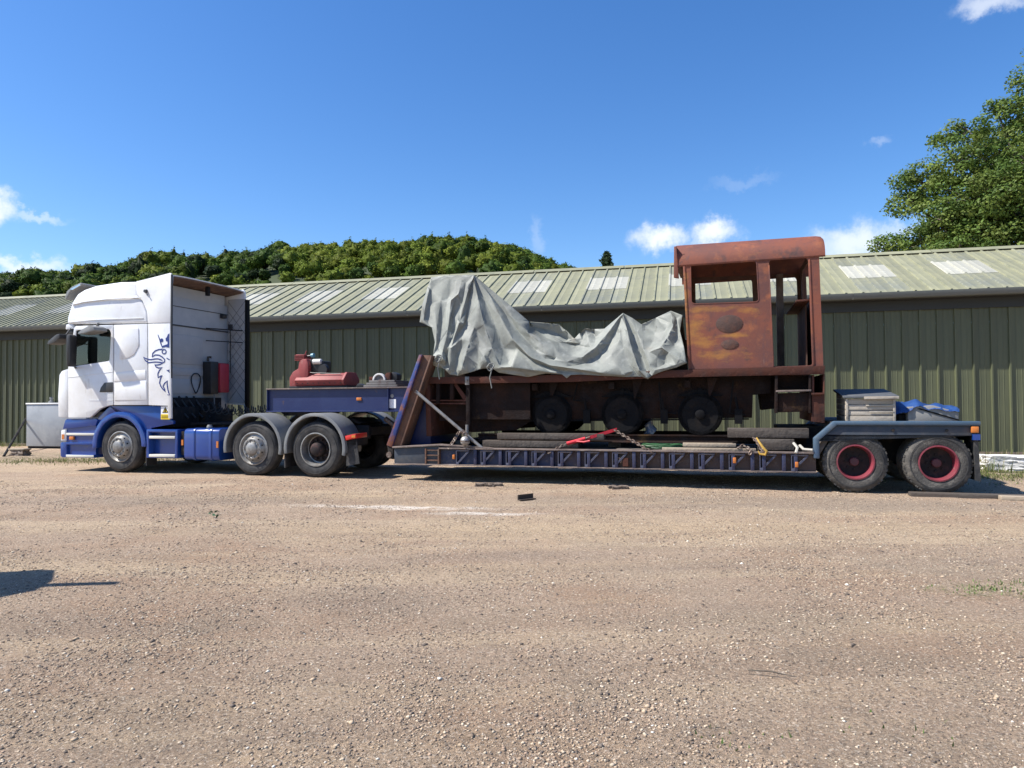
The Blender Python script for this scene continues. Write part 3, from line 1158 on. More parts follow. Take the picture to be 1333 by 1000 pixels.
# ================================================================== THE LORRY TRACTOR
def wheel(t, name, X, Y, r, w, style, far=False, Zc=None, dust=False):
    """A wheel whose outer face lies at Y (far=True: mirrored, faces away from the camera)."""
    Zc = r * .985 if Zc is None else Zc
    e = t.empty(name)
    sg = -1 if far else 1
    c = (X, Y, Zc)
    rr = r * (.60 if style != 'trailer' else .575)

    def lt(profile, n=40):
        return lathe([(a * sg, b) for a, b in profile], c, 'Y', n)
    ty = [(.012, rr), (.0, rr + .03), (-.008, rr + (r - rr) * .45), (.0, r - .055), (.022, r - .02), (.05, r - .004)]
    k = 4
    for i in range(k):      # circumferential grooves
        a = .05 + (w - .10) * (i + .25) / k
        b = .05 + (w - .10) * (i + .75) / k
        ty += [(a, r), (a + .006, r - .014), (b - .006, r - .014), (b, r)] if i < k else []
    ty += [(w - .05, r - .004), (w - .022, r - .02), (w, r - .055), (w, rr + .03), (w - .012, rr)]
    tv = lt(ty, 56)
    tv = (tv[0], tv[1][:-2])
    lugs = []
    if style == 'trailer':
        for q in range(34):
            a = 2 * math.pi * q / 34 + (.05 if q % 2 else 0)
            ca, sa = math.cos(a), math.sin(a)
            bx = box(-.020, .020, .03, .11, r - .05, r + .003)
            V = [(v[0] * ca - v[2] * sa + X, (v[1] - .004) * sg + Y, v[0] * sa + v[2] * ca + Zc) for v in bx[0]]
            lugs.append((V, bx[1]))
            bx = box(-.020, .020, .13, w - .02, r - .05, r + .003)
            a += .09
            ca, sa = math.cos(a), math.sin(a)
            V = [(v[0] * ca - v[2] * sa + X, (v[1]) * sg + Y, v[0] * sa + v[2] * ca + Zc) for v in bx[0]]
            lugs.append((V, bx[1]))
    t.part('tyre', join(tv, *lugs), 'rubber_dusty' if dust else 'rubber', e)
    # a faint raised ring moulded in the sidewall
    ring = lathe([((-.012 + 0) * sg, r - .085), (-.014 * sg, r - .078), (-.012 * sg, r - .07)], c, 'Y', 48)
    t.part('sidewall_ring', (ring[0], ring[1][:-2]), 'rubber', e)
    if style == 'front':
        rim = [(.09, rr), (-.004, rr + .008), (-.010, rr - .012), (.012, rr - .03), (.03, rr - .045), (.02, rr - .07), (-.035, rr - .10), (-.06, rr * .62), (-.062, rr * .56), (-.05, rr * .5), (-.052, rr * .42), (-.085, rr * .36), (-.10, rr * .25), (-.105, .01)]
        ro = t.part('rim', lt(rim), 'rim_steel', e)
        holes, nuts = [], []
        for q in range(10):
            a = 2 * math.pi * (q + .5) / 10
            holes.append(lathe([(-.004 * sg, .019), (.03 * sg, .019)], (X + math.cos(a) * (rr - .105), Y - .034 * sg, Zc + math.sin(a) * (rr - .105)), 'Y', 10))
            a = 2 * math.pi * q / 10
            nuts.append(lathe([(-.03 * sg, .014), (.01 * sg, .016)], (X + math.cos(a) * rr * .52, Y - .055 * sg, Zc + math.sin(a) * rr * .52), 'Y', 6))
        t.part('hand_holes', join(*holes), 'seal_black', e)
        t.part('wheel_nuts', join(*nuts), 'rim_grey', e)
    elif style == 'drive':
        rim = [(.02, rr + .004), (-.010, rr + .006), (-.012, rr - .014), (.03, rr - .028), (.10, rr - .045), (.16, rr - .05), (.165, rr - .07)]
        rv = lt(rim)
        t.part('rim', (rv[0], rv[1][:-2]), 'rim_steel', e)
        t.part('wheel_disc', lt([(.165, rr - .06), (.175, rr * .6), (.16, .02)]), 'hub_dark', e)
        hub = [(.16, .135), (.03, .13), (.0, .115), (-.02, .08), (-.025, .01)]
        t.part('hub', lt(hub, 24), 'hub_dark', e)
        nuts = []
        for q in range(10):
            a = 2 * math.pi * q / 10
            nuts.append(lathe([(.10 * sg, .022), (.17 * sg, .022)], (X + math.cos(a) * .185, Y, Zc + math.sin(a) * .185), 'Y', 6))
        t.part('wheel_nuts', join(*nuts), 'hub_dark', e)
        inner = lathe([(q[0] * sg, q[1]) for q in ty], (X, Y + (w + .05) * sg, Zc), 'Y', 48)
        inner = (inner[0], inner[1][:-2])
        t.part('inner_tyre', inner, 'rubber', e)
    else:
        rim = [(.02, rr + .004), (-.008, rr + .006), (-.010, rr - .012), (.02, rr - .020), (.08, rr - .034), (.17, rr - .040)]
        rv = lt(rim)
        t.part('rim', (rv[0], rv[1][:-2]), 'rim_red', e)
        disc = [(.165, rr - .03), (.18, rr * .72), (.19, rr * .5), (.19, .01)]
        t.part('wheel_disc', lt(disc), 'hub_dark', e)
        hub = [(.19, .07), (.10, .065), (.09, .055), (.085, .01)]
        t.part('hub', lt(hub, 20), 'hub_red', e)
        nuts, holes = [], []
        for q in range(8):
            a = 2 * math.pi * q / 8
            nuts.append(lathe([(.14 * sg, .016), (.20 * sg, .018)], (X + math.cos(a) * rr * .47, Y, Zc + math.sin(a) * rr * .47), 'Y', 6))
            a += .39
            holes.append(lathe([(.170 * sg, .026), (.2 * sg, .026)], (X + math.cos(a) * rr * .78, Y, Zc + math.sin(a) * rr * .78), 'Y', 10))
        t.part('wheel_nuts', join(*nuts), 'hub_dark', e)
        t.part('hand_holes', join(*holes), 'seal_black', e)
        inner = lathe([(q[0] * sg, q[1]) for q in ty], (X, Y + (w + .06) * sg, Zc), 'Y', 40)
        inner = (inner[0], inner[1][:-2])
        t.part('inner_tyre', inner, 'rubber_dusty', e)
    return e


def build_tractor():
    p = TR.poly
    Y0, YW = .05, 2.50
    XA = TR.X(156.5, 584, .08)
    t = Thing('lorry_tractor', TR, (XA, 1.25, 0), 'white and blue lorry tractor unit with a griffin emblem on its cab side', 'lorry')

    # ---- side skins of the cab, both sides
    win_px = [(99, 430), (142, 428.5), (144.6, 433), (142.4, 470), (96, 477)]
    door_px = [(88.6, 479.8), (96.4, 427), (98.5, 424.5), (147.1, 423), (147.1, 527.6), (141, 528), (130, 532), (117, 543.6), (88.8, 544)]
    front_px = [(75.6, 543), (75.2, 516), (77, 488), (80, 483), (88.0, 480.2), (88.2, 544)]
    side_px = [(148.4, 423), (191.3, 421.6), (191.9, 527.3), (148.4, 527.5)]
    fair_px = [(192.8, 421.5), (221.4, 421), (223.2, 545), (219, 545), (218, 528.4), (193.2, 527.5)]
    fairtop_px = [(174.5, 366), (219, 354.6), (221.6, 358), (221.4, 420.2), (192.4, 420.8), (190.5, 405), (184, 391), (176, 382)]
    roof_px = [(86, 422), (86.6, 412), (91, 393), (97, 382), (105, 376.5), (120, 371), (150, 366.4), (173.8, 365.6), (175.3, 382.5), (183, 391.5), (189.6, 405.5), (191.8, 420.8)]
    win = rounded(p(win_px, Y0), .05)
    for side in (0, 1):
        a, b = (Y0, Y0 + .07) if side == 0 else (YW - .07, YW)
        d = t.part('door', prism(rounded(p(door_px, Y0), .02, 2), a, b, [win]), 'white_paint', bevel=.008)
        gy = a + .025 if side == 0 else b - .03
        t.part('window_glass', prism(rounded(p([(98.4, 429.4), (142.8, 427.8), (145.4, 433), (143, 470.8), (95.4, 477.9)], Y0), .05), gy, gy + .006), 'glass', d)
        t.part('window_seal', prism(rounded(p([(97.6, 428.6), (143.2, 427), (146, 433), (143.6, 471.6), (94.8, 478.8)], Y0), .05), gy - .004 if side == 0 else gy, gy + .012, [rounded(p([(99.8, 431), (141.4, 429.6), (143.8, 433.4), (141.6, 469.4), (97, 476)], Y0), .045)]), 'seal_black', d)
        t.part('front_corner', prism(p(front_px, Y0 + .03), a + .03 * (1 - side), b - .03 * side), 'white_paint', bevel=.02)
        sp = t.part('sleeper_side', prism(p(side_px, Y0), a, b), 'white_paint', bevel=.008)
        fs = t.part('side_fairing', prism(p(fair_px, Y0), a, b - .03), 'white_paint', bevel=.007)
        if side == 0:
            hd = t.part('door_handle', prism(rounded(p([(129.8, 510.8), (131.5, 505), (136.5, 498.2), (147, 497.6), (147, 510.6)], Y0), .02), Y0 - .012, Y0 + .02), 'black_plastic', d, bevel=.004)
            t.part('waist_crease', ribbon(p([(88.8, 491.5), (110, 489), (147, 484)], Y0), .016, Y0 - .006, Y0 + .01), 'white_paint', d, bevel=.003)
            t.part('lower_crease', ribbon(p([(116, 521.3), (147.2, 521.3)], Y0), .02, Y0 - .007, Y0 + .01), 'white_paint', d, bevel=.003)
            t.part('raised_panel', prism(rounded(p([(156, 427.2), (180.8, 426.6), (181.2, 450), (175, 462), (166, 466.6), (156, 468.5)], Y0), .05), Y0 - .012, Y0 + .02), 'white_paint', sp, bevel=.010)
            t.part('rib', prism(rounded(p([(148.6, 485.6), (190, 481.6), (190, 493.4), (148.6, 497)], Y0), .02), Y0 - .010, Y0 + .02), 'white_paint', sp, bevel=.008)
            t.part('lower_panel', prism(rounded(p([(149, 499.2), (191, 495.6), (191.4, 521), (149, 521.6)], Y0), .03), Y0 - .010, Y0 + .02), 'white_paint', sp, bevel=.008)
            for q in ((94.3, 399.3), (185.6, 389.7)):
                c = p([q], Y0 + .06)[0]
                t.part('roof_stud', lathe([(-.03, .012), (.0, .022), (.06, .022)], (c[0], Y0 + .09, c[1]), 'Y', 10), 'dark_plastic')
    # ---- high roof, tapering inwards as it climbs
    def taper(vf, z0, z1, k):
        V, F = vf
        mid = (Y0 + YW) / 2
        out = []
        for x, y, z in V:
            f = 1 - k * max(0, min(1, (z - z0) / (z1 - z0))) ** 1.5
            out.append((x, mid + (y - mid) * f, z))
        return out, F
    zr0, zr1 = TR.Z(150, 421, Y0), TR.Z(150, 366, Y0)
    t.part('high_roof', taper(prism(p(roof_px, Y0), Y0 + .01, YW - .01), zr0, zr1, .07), 'white_paint', bevel=.05, seg=4)
    t.part('roof_crease', ribbon(p([(94, 397), (110, 393), (140, 389.5), (183, 387.6)], Y0 + .03), .02, Y0 + .012, Y0 + .05), 'white_paint', bevel=.004)
    t.part('roof_crease', ribbon(p([(89, 420), (120, 416.5), (186, 414.2)], Y0), .016, Y0 - .002, Y0 + .03), 'white_paint', bevel=.004)
    zf0, zf1 = TR.Z(200, 421, Y0), TR.Z(200, 356, Y0)
    for a, b in ((Y0 + .002, Y0 + .035), (YW - .04, YW - .005)):
        t.part('roof_fairing', taper(prism(p(fairtop_px, Y0), a, b), zf0, zf1, .05), 'white_paint', bevel=.006)
    # top sheet of the air deflector, curved across the cab
    (xa, za), (xb, zb) = p([(174.5, 366), (219.5, 355)], Y0)
    top = []
    n = 16
    V, F = [], []
    for i in range(n + 1):
        y = Y0 + .075 + (YW - Y0 - .15) * i / n
        cv = 1 - (2 * i / n - 1) ** 4
        for x, z in ((xa, za), (xb, zb)):
            V += [(x, y, z - .03 + .03 * cv), (x, y, z - .055 + .03 * cv)]
    for i in range(n):
        o = i * 4
        F += [(o, o + 4, o + 6, o + 2), (o + 1, o + 5, o + 7, o + 3), (o + 2, o + 6, o + 7, o + 3), (o, o + 1, o + 5, o + 4)]
    t.part('air_deflector', (V, F), 'white_paint')
    V2 = [(v[0] + (.0 if k % 4 < 2 else -.004), v[1], v[2] - .03) for k, v in enumerate(V)]
    t.part('deflector_lining', (V2, F), 'roof_underside')
    t.part('deflector_brace', box(xb - .20, xb - .12, 1.35, 1.42, zb - .28, zb - .08), 'chassis_black', bevel=.006)
    # horn fixing on the near fairing
    c = p([(188.5, 379)], Y0)[0]
    t.part('fixing_bolt', join(lathe([(-.05, .03), (0, .045), (.05, .045)], (c[0], Y0 + .04, c[1]), 'Y', 12), tube([(c[0], Y0 + .02, c[1]), (c[0] + .07, Y0 - .01, c[1] - .09)], .012, 6)), 'dark_plastic')

    # ---- inside and back of the cab
    XF = TR.X(222, 450, Y0)                 # rear edge of the side fairings
    XB = XF - .50                           # back wall of the cab
    XD = TR.X(148, 480, Y0)
    zfloor = TR.Z(150, 545, Y0) + .02
    zwin = TR.Z(120, 476, Y0)
    ztop = TR.Z(150, 421, Y0)
    xfr = TR.X(90, 480, Y0)
    t.part('cab_floor', box(xfr, XB - .02, Y0 + .09, YW - .09, zfloor, zfloor + .12), 'dark_plastic')
    t.part('dashboard', box(xfr, xfr + .38, Y0 + .09, YW - .09, zfloor + .12, zwin - .06), 'dark_plastic', bevel=.03)
    t.part('bulkhead', box(XD + .12, XB - .03, Y0 + .085, YW - .085, zfloor + .12, ztop), 'seat_cloth')
    for yy in (.35, 1.65):
        t.part('seat', join(box(XD - .62, XD - .12, yy, yy + .5, zwin - .42, zwin - .25), box(XD - .25, XD - .08, yy, yy + .5, zwin - .25, zwin + .42)), 'seat_cloth', bevel=.05)
    sw = p([(107, 470)], .7)[0]
    t.part('steering_wheel', tube([(sw[0] + .10 * math.cos(a), .55 + .21 * math.sin(a), sw[1] - .0 + .17 * math.cos(a)) for a in np.linspace(0, 2 * math.pi, 20, endpoint=False)], .014, 6, True), 'black_plastic')
    t.part('windscreen_frame', prism(p([(88.8, 479), (95, 428), (97.5, 428), (92.5, 479)], Y0), Y0 + .08, YW - .08, [p([(91, 476), (95.2, 432), (96.6, 432), (92.6, 476)], Y0)]), 'white_inner')
    zb0 = TR.Z(222, 525, Y0) + .1
    ztb = zr1 - .28
    bw = t.part('rear_wall', box(XB - .03, XB, Y0 + .085, YW - .085, zb0 - .25, ztb), 'white_inner', bevel=.004)
    for z0, z1, ya, yb in ((zb0 + .1, zb0 + .42, .55, 2.0), (zb0 + .5, zb0 + .66, .45, 2.1), (zb0 + .75, zr0 - .2, .55, 1.55)):
        t.part('pressed_panel', box(XB - .01, XB + .016, ya, yb, z0, z1), 'white_inner', bw, bevel=.014)
    t.part('wall_seam', box(XB - .01, XB + .012, Y0 + .09, YW - .09, zr0 - .02, zr0 + .012), 'dark_plastic', bw)
    t.part('wall_seam', box(XB - .01, XB + .010, Y0 + .09, YW - .09, zr0 + .40, zr0 + .415), 'dark_plastic', bw)
    t.part('roof_end', box(XB - .03, XB - .002, Y0 + .2, YW - .2, ztb, zr1 - .05), 'white_inner')
    # inside of the far fairing: quilted lining with crossing cords
    zt = zr1 - .12
    lin = t.part('quilted_lining', box(XB + .01, XF - .01, YW - .095, YW - .075, zb0 - .1, zt), 'white_inner')
    cords = []
    w, hh = XF - XB - .03, zt - zb0 + .08
    for k in range(-3, 12):
        for sg in (1, -1):
            pts = []
            for s in (0, 1):
                zz = zb0 - .08 + k * .23 + (s if sg > 0 else 1 - s) * w * 1.15
                pts.append((XB + .015 + s * w, YW - .1, zz))
            if min(q[2] for q in pts) > zb0 - .1 and max(q[2] for q in pts) < zt:
                cords.append(tube(pts, .006, 4))
    t.part('quilt_cords', join(*cords), 'grey_plastic', lin)
    t.part('fairing_edge', box(XF - .02, XF + .05, YW - .10, YW + .005, zb0 - .35, zr1 - .14), 'seal_black', bevel=.01)
    t.part('fairing_edge', box(XF - .008, XF + .012, Y0 + .004, Y0 + .045, zb0 - .05, zr1 + .06), 'dark_plastic')
    # boxes and tools hung behind the cab
    bx = TR.at(283, 470, 1.95)[0]
    zx0, zx1 = TR.Z(285, 513, 1.95), TR.Z(285, 473, 1.95)
    t.part('black_locker', box(XB + .02, XB + .24, 1.55, 1.80, zx0, zx1 + .02), 'black_plastic', bevel=.015)
    t.part('extinguisher_box', box(XB + .03, XB + .27, 1.83, 2.14, zx0 + .03, zx1), 'red_box', bevel=.03)
    t.part('hook', tube([(XB + .1, 1.62, zx1 + .03), (XB + .1, 1.62, zx1 + .12), (XB + .16, 1.66, zx1 + .12)], .03, 6), 'black_plastic')
    zs = TR.Z(290, 430, 2.1)
    t.part('hanger_rail', join(tube([(XB + .06, 1.6, zs), (XF - .05, 2.36, zs)], .014, 6), tube([(XB + .06, 1.6, zs - .28), (XF - .05, 2.36, zs - .28)], .012, 6)), 'chassis_black')
    t.part('shovel', join(tube([(XB + .24, 2.2, zs + .05), (XB + .24, 2.2, zs - 1.0)], .014, 6), box(XB + .19, XB + .29, 2.18, 2.22, zs + .02, zs + .14)), 'black_plastic')
    t.part('air_pipe', tube([(XB + .2, 1.7, zx0), (XB + .22, 1.7, zb0 - .3), (XB + .2, 1.65, zb0 - .55)], .014, 6), 'grey_plastic')
    for k in range(4):
        yk = .55 + .22 * k
        t.part('rear_hose', tube([(XB + .06, yk, zb0 + .05), (XB + .16, yk + .05, zb0 - .12), (XB + .28, yk + .10, zb0 - .30), (XB + .42, yk + .1, zb0 - .42)], .022, 6), 'black_plastic')
    t.part('cable_loop', tube([(XB + .05 + .03 * math.sin(a * 2), 1.30 + .13 * math.cos(a), zb0 + .34 + .22 * math.sin(a)) for a in np.linspace(0, 2 * math.pi, 20, endpoint=False)], .014, 6, True), 'black_plastic')
    t.part('work_lamp', box(XB + .01, XB + .10, 2.12, 2.26, zr0 + .30, zr0 + .40), 'black_plastic', bevel=.01)
    # engine, gearbox and mountings below the cab back
    t.part('engine_cover', join(box(XB - .5, XB + .12, .45, 2.05, zb0 - .55, zb0 + .02), box(XB + .0, XB + .32, .35, 1.1, zb0 - .6, zb0 - .18), box(XB + .05, XF - .1, 1.2, 2.1, zb0 - .62, zb0 - .25),
         tube([(XB + .06, .42, zb0 + .12), (XB + .06, .42, zb0 - .1)], .05, 8), tube([(XB + .05, .2, zb0 + .08), (XB + .05, .2, zb0 - .2)], .035, 8)), 'chassis_black', bevel=.012)

    # ---- mirrors, lamps and visor at the front edge
    def pm(px, py, y): return (TR.X(px, py, y), y, TR.Z(px, py, y))
    m1 = t.part('main_mirror', prism(rounded(p([(89.5, 437), (92.5, 435), (95, 437.5), (94.6, 473), (92.8, 478), (90, 476.5), (89.2, 458)], -.2), .03), -.27, -.10), 'black_plastic', bevel=.03)
    t.part('mirror_arm', join(tube([pm(95, 474, -.16), pm(98.5, 479.5, .08)], .022, 6), tube([pm(95, 447, -.16), pm(98, 446, .08)], .016, 6)), 'black_plastic', m1)
    m2 = t.part('front_mirror', prism(rounded(p([(71.4, 449.5), (72.6, 445), (83, 436.6), (87.5, 435.5), (87, 441), (80, 447)], -.1), .025), -.28, .02), 'dark_plastic', bevel=.02)
    t.part('mirror_arm', tube([pm(86, 436, -.1), pm(92, 428, .1)], .02, 6), 'black_plastic', m2)
    m3 = t.part('kerb_mirror', prism(rounded(p([(108.2, 435.6), (113, 430.5), (124.5, 424.2), (129.5, 426.8), (130.5, 431), (118, 434.6)], -.2), .025), -.34, -.02), 'grey_plastic', bevel=.02)
    t.part('mirror_arm', tube([pm(126, 425, -.05), pm(127, 422, .08)], .02, 6), 'black_plastic', m3)
    t.part('marker_lamp', prism(rounded(p([(83, 429), (83.8, 422), (92.5, 421.6), (94.4, 428)], Y0), .03), Y0 + .04, Y0 + .3), 'white_paint', bevel=.03)
    t.part('lamp_base', prism(p([(84.5, 436), (84, 429.4), (94.4, 428.4), (93, 436)], Y0), Y0 + .06, Y0 + .28), 'black_plastic', bevel=.01)
    vis = [(89.8, 391), (88.6, 388), (91.2, 380), (98, 373.6), (109, 368.8), (111, 370.6), (101, 376.2), (95, 381.4), (91.8, 388)]
    t.part('roof_visor', prism(p(vis, Y0 + .2), Y0 + .12, YW - .12), 'grey_plastic', bevel=.008)
    t.part('visor_trim', prism(p([(96, 377.4), (108.5, 370.6), (110, 372), (99, 378.4)], Y0 + .2), Y0 + .105, Y0 + .12), 'chrome')

    # ---- blue lower bodywork
    wz = .53
    arc_o = [(x, z) for x, z in arc(XA, wz + .02, .70, 186, -2, 24)]
    arc_i = [(x, z) for x, z in arc(XA, wz + .02, .585, -2, 186, 24)]
    t.part('wheel_arch', prism(arc_o + arc_i, Y0 - .015, Y0 + .30), 'blue_paint', bevel=.015)
    t.part('wheel_arch', prism(arc_o + arc_i, YW - .28, YW + .015), 'blue_paint', bevel=.015)
    zA = TR.Z(85, 545, Y0)
    X0 = TR.X(79, 575, Y0)
    xb1 = XA - .665
    zb_bot = TR.Z(85, 595.5, Y0)
    # bumper with two inset panels
    zq = [TR.Z(85, q, Y0) for q in (553, 560, 565, 572, 576)]
    t.part('bumper_core', box(X0 + .10, xb1 - .004, Y0 + .05, YW - .05, zb_bot + .05, zA - .01), 'blue_paint')
    t.part('bumper_shoulder', prism(rounded([(X0 + .03, zq[1] + .02), (X0 + .10, zA - .03), (xb1 + .07, zA - .02), (xb1 + .01, zq[0] - .02), (X0 + .14, zq[1] + .03)], .02), Y0 + .02, YW - .02), 'blue_paint', bevel=.012)
    t.part('bumper_lower', prism(rounded([(X0, zb_bot + .03), (X0 - .01, zq[4] - .03), (X0 + .02, zq[4]), (xb1, zq[4]), (xb1, zq[4] - .05), (X0 + .16, zq[4] - .05), (X0 + .16, zb_bot + .07), (xb1, zb_bot + .07), (xb1, zb_bot), (X0 + .04, zb_bot)], .012), Y0, YW - .0), 'blue_paint', bevel=.012)
    t.part('bumper_step', box(X0 + .15, xb1 - .005, Y0 - .004, Y0 + .10, zb_bot + .005, zb_bot + .06), 'pale_strip', bevel=.008)
    t.part('bumper_strip', box(X0 + .13, xb1 - .005, Y0 + .012, Y0 + .10, zq[2] - .03, zq[2] + .02), 'pale_strip', bevel=.006)
    t.part('headlamp', prism(rounded([(X0 - .01, zq[3] - .03), (X0 + .0, zq[1]), (X0 + .11, zq[1]), (X0 + .12, zq[3] - .03)], .02), Y0 + .012, Y0 + .4), 'lamp_white', bevel=.012)
    t.part('indicator_lamp', box(X0 + .02, X0 + .09, Y0 + .004, Y0 + .03, zq[3] + .0, zq[2] - .01), 'amber')
    t.part('indicator_lamp', box(X0 + .22, X0 + .34, Y0 + .006, Y0 + .05, zq[3] - .01, zq[3] + .06), 'amber', bevel=.008)
    # skirt behind the front wheel arch
    sk = p([(141, 528.6), (218.4, 528.8), (219.4, 546), (224, 548), (224, 552), (196, 557)], Y0 + .03)
    t.part('side_skirt', prism([(XA - .62, wz + .60), (XA - .3, sk[0][1])] + sk + [(XA + .62, wz + .14)] + arc(XA, wz + .02, .66, 10, 150, 14), Y0 + .06, Y0 + .12), 'blue_paint', bevel=.006)
    # step box
    q = p([(190, 559), (231, 558.4), (233, 597), (196, 598)], Y0)
    sx0, sx1, sz0, sz1 = XA + .70, q[1][0], q[2][1], q[0][1]
    st = t.part('step_box', prism([(sx0, sz0), (sx0, sz1), (sx1, sz1), (sx1, sz0)], Y0 + .0, Y0 + .35,
                [[(sx0 + .06, sz0 + .05), (sx1 - .06, sz0 + .05), (sx1 - .06, sz1 - .06), (sx0 + .06, sz1 - .06)]]), 'blue_paint', bevel=.012)
    t.part('step_back', box(sx0 + .02, sx1 - .02, Y0 + .16, Y0 + .19, sz0 + .02, sz1 - .02), 'blue_paint', st)
    t.part('step_tread', box(sx0 + .075, sx1 - .06, Y0 - .01, Y0 + .155, sz0 + .02, sz0 + .075), 'pale_strip', st, bevel=.008)
    t.part('step_tread', box(sx0 + .075, sx1 - .06, Y0 - .01, Y0 + .155, sz1 - .19, sz1 - .135), 'pale_strip', st, bevel=.008)
    t.part('mud_flap', box(sx0 - .03, sx0 - .01, Y0 + .02, Y0 + .3, .14, .5), 'rubber')
    # fuel tank with straps and filler
    q = p([(239.6, 558), (285, 556), (285, 600)], Y0 + .02)
    fx0, fx1, fz1, fz0 = q[0][0], q[1][0], q[0][1] + .0, q[2][1]
    prof = rounded([(Y0 + .02, fz0), (Y0 + .02, fz1), (Y0 + .62, fz1), (Y0 + .62, fz0)], .11, 5)
    ft = t.part('fuel_tank', prism_x(prof, fx0, fx1), 'blue_paint', bevel=.012)
    prof2 = rounded([(Y0 + .008, fz0 - .012), (Y0 + .008, fz1 + .012), (Y0 + .632, fz1 + .012), (Y0 + .632, fz0 - .012)], .12, 5)
    for fr in (.28, .76):
        xx = fx0 + (fx1 - fx0) * fr
        t.part('tank_strap', prism_x(prof2, xx - .032, xx + .032), 'blue_paint', ft, bevel=.004)
    t.part('filler_cap', lathe([(0, .06), (.04, .06), (.05, .045), (.07, .04)], (fx0 + (fx1 - fx0) * .48, Y0 + .28, fz1), 'Z', 14), 'rim_grey', ft)
    t.part('side_marker', box(fx0 - .075, fx0 - .03, Y0 + .03, Y0 + .05, (fz0 + fz1) / 2 - .02, (fz0 + fz1) / 2 + .09), 'amber')
    t.part('marker_bracket', box(fx0 - .09, fx0 - .02, Y0 + .05, Y0 + .3, fz0 + .1, fz1 - .06), 'chassis_black')
    t.part('side_marker', box(fx1 - .05, fx1 - .005, Y0 + .002, Y0 + .02, (fz0 + fz1) / 2 - .06, (fz0 + fz1) / 2 + .07), 'amber')
    # warning sticker on the skirt
    q = p([(209.6, 529.2), (221.2, 529.2), (221.6, 546), (209.4, 546)], Y0 + .03)
    zz = q[3][1] + (q[0][1] - q[3][1]) * .40
    xm = (q[0][0] + q[1][0]) / 2
    sgn = t.part('warning_sign', box(q[0][0], q[1][0], Y0 + .028, Y0 + .045, zz, q[0][1]), 'sticker_white')
    t.part('sign_lower', box(q[0][0], q[1][0], Y0 + .026, Y0 + .045, q[3][1], zz), 'sticker_yellow', sgn)
    hgt = q[0][1] - zz
    t.part('sign_triangle', prism([(xm - .075, zz + .03), (xm + .075, zz + .03), (xm, q[0][1] - .012)], Y0 + .024, Y0 + .03), 'seal_black', sgn)
    t.part('triangle_field', prism([(xm - .048, zz + .043), (xm + .048, zz + .043), (xm, q[0][1] - .04)], Y0 + .021, Y0 + .026), 'sticker_yellow', sgn)
    t.part('triangle_mark', join(lathe([(0, .014), (.004, .014)], (xm, Y0 + .018, zz + .095), 'Y', 10), prism([(xm - .022, zz + .05), (xm + .022, zz + .05), (xm + .014, zz + .082), (xm - .014, zz + .082)], Y0 + .018, Y0 + .022)), 'seal_black', sgn)
    for k in range(2):
        t.part('sign_line', box(q[0][0] + .02, q[1][0] - .02, Y0 + .022, Y0 + .027, q[3][1] + .03 + .035 * k, q[3][1] + .04 + .035 * k), 'seal_black', sgn)

    # ---- griffin emblem on the fairing
    def g(pts): return p([(70 + a / 7.141, 410 + b / 7.141) for a, b in pts], Y0)
    e0, e1 = Y0 - .005, Y0 + .004
    W = .024
    strokes = [[(968, 184), (985, 228), (998, 272), (1006, 296)],
               [(914, 392), (920, 358), (944, 334), (976, 322), (1004, 320), (1010, 312)],
               [(914, 392), (942, 372), (978, 374), (1010, 392), (1032, 416), (1030, 436), (1012, 446), (984, 440), (948, 438), (914, 440), (880, 444), (852, 424), (834, 394), (866, 410), (900, 416), (936, 410), (966, 408), (996, 416), (1010, 428)],
               [(938, 462), (956, 466), (984, 462), (1010, 450)],
               [(938, 462), (952, 484), (976, 494), (1006, 488), (982, 516), (968, 548), (970, 582), (992, 570), (1006, 562), (990, 600), (984, 632), (996, 664), (1014, 690), (1038, 712), (1030, 690), (1016, 662), (1030, 636), (1056, 614), (1054, 646), (1060, 690), (1068, 722), (1078, 744), (1056, 742)],
               [(1050, 512), (1066, 522), (1078, 536)], [(1048, 400), (1062, 410), (1078, 416)]]
    sv = [ribbon(g(s), W, e0, e1) for s in strokes]
    for cx, cy, r in ((1004, 236, 17),):
        c = g([(cx, cy)])[0]
        sv.append(lathe([(0, r / 7.141 / 62), (.008, r / 7.141 / 62)], (c[0], e0, c[1]), 'Y', 14))
    c = g([(1026, 342)])[0]
    sv.append(ribbon([(c[0] + .05 * math.cos(a), c[1] + .045 * math.sin(a)) for a in np.linspace(0, 6.283, 16, endpoint=False)], .022, e0, e1, True))
    crown = g([(1040, 218), (1052, 208), (1062, 182), (1074, 172), (1074, 306), (1040, 298), (1008, 306), (1002, 290), (1030, 282), (1058, 272), (1060, 250), (1044, 244)])
    sv.append(prism(crown, e0, e1))
    sv.append(prism(g([(1054, 522), (1074, 506), (1074, 526)]), e0, e1))
    t.part('emblem', join(*sv), 'emblem_blue', recalc=True, smooth=0)

    # ---- chassis, axles, wheels, mudguards
    XM = TR.X(331, 588, .10)
    XR = TR.X(411.5, 587, .10)
    zc = .96
    for ya in (.78, 1.70):
        t.part('chassis_rail', box(XA - .9, XR + .75, ya, ya + .08, zc - .26, zc), 'chassis_black', bevel=.008)
    for xx in (XA + .9, XA + 1.8, XM - .4, XR + .7):
        t.part('cross_member', box(xx - .06, xx + .06, .86, 1.70, zc - .2, zc - .04), 'chassis_black')
    t.part('catwalk', box(XB + .5, XM - .55, .62, 1.9, zc + .01, zc + .05), 'chassis_black')
    t.part('battery_box', box(sx1 + .02, XM - .3, Y0 + .70, 1.7, .42, zc - .02), 'chassis_black')
    t.part('air_tanks', join(tube([(XA + 1.0, 2.2, .62), (XM - .7, 2.2, .62)], .2, 14)), 'chassis_black')
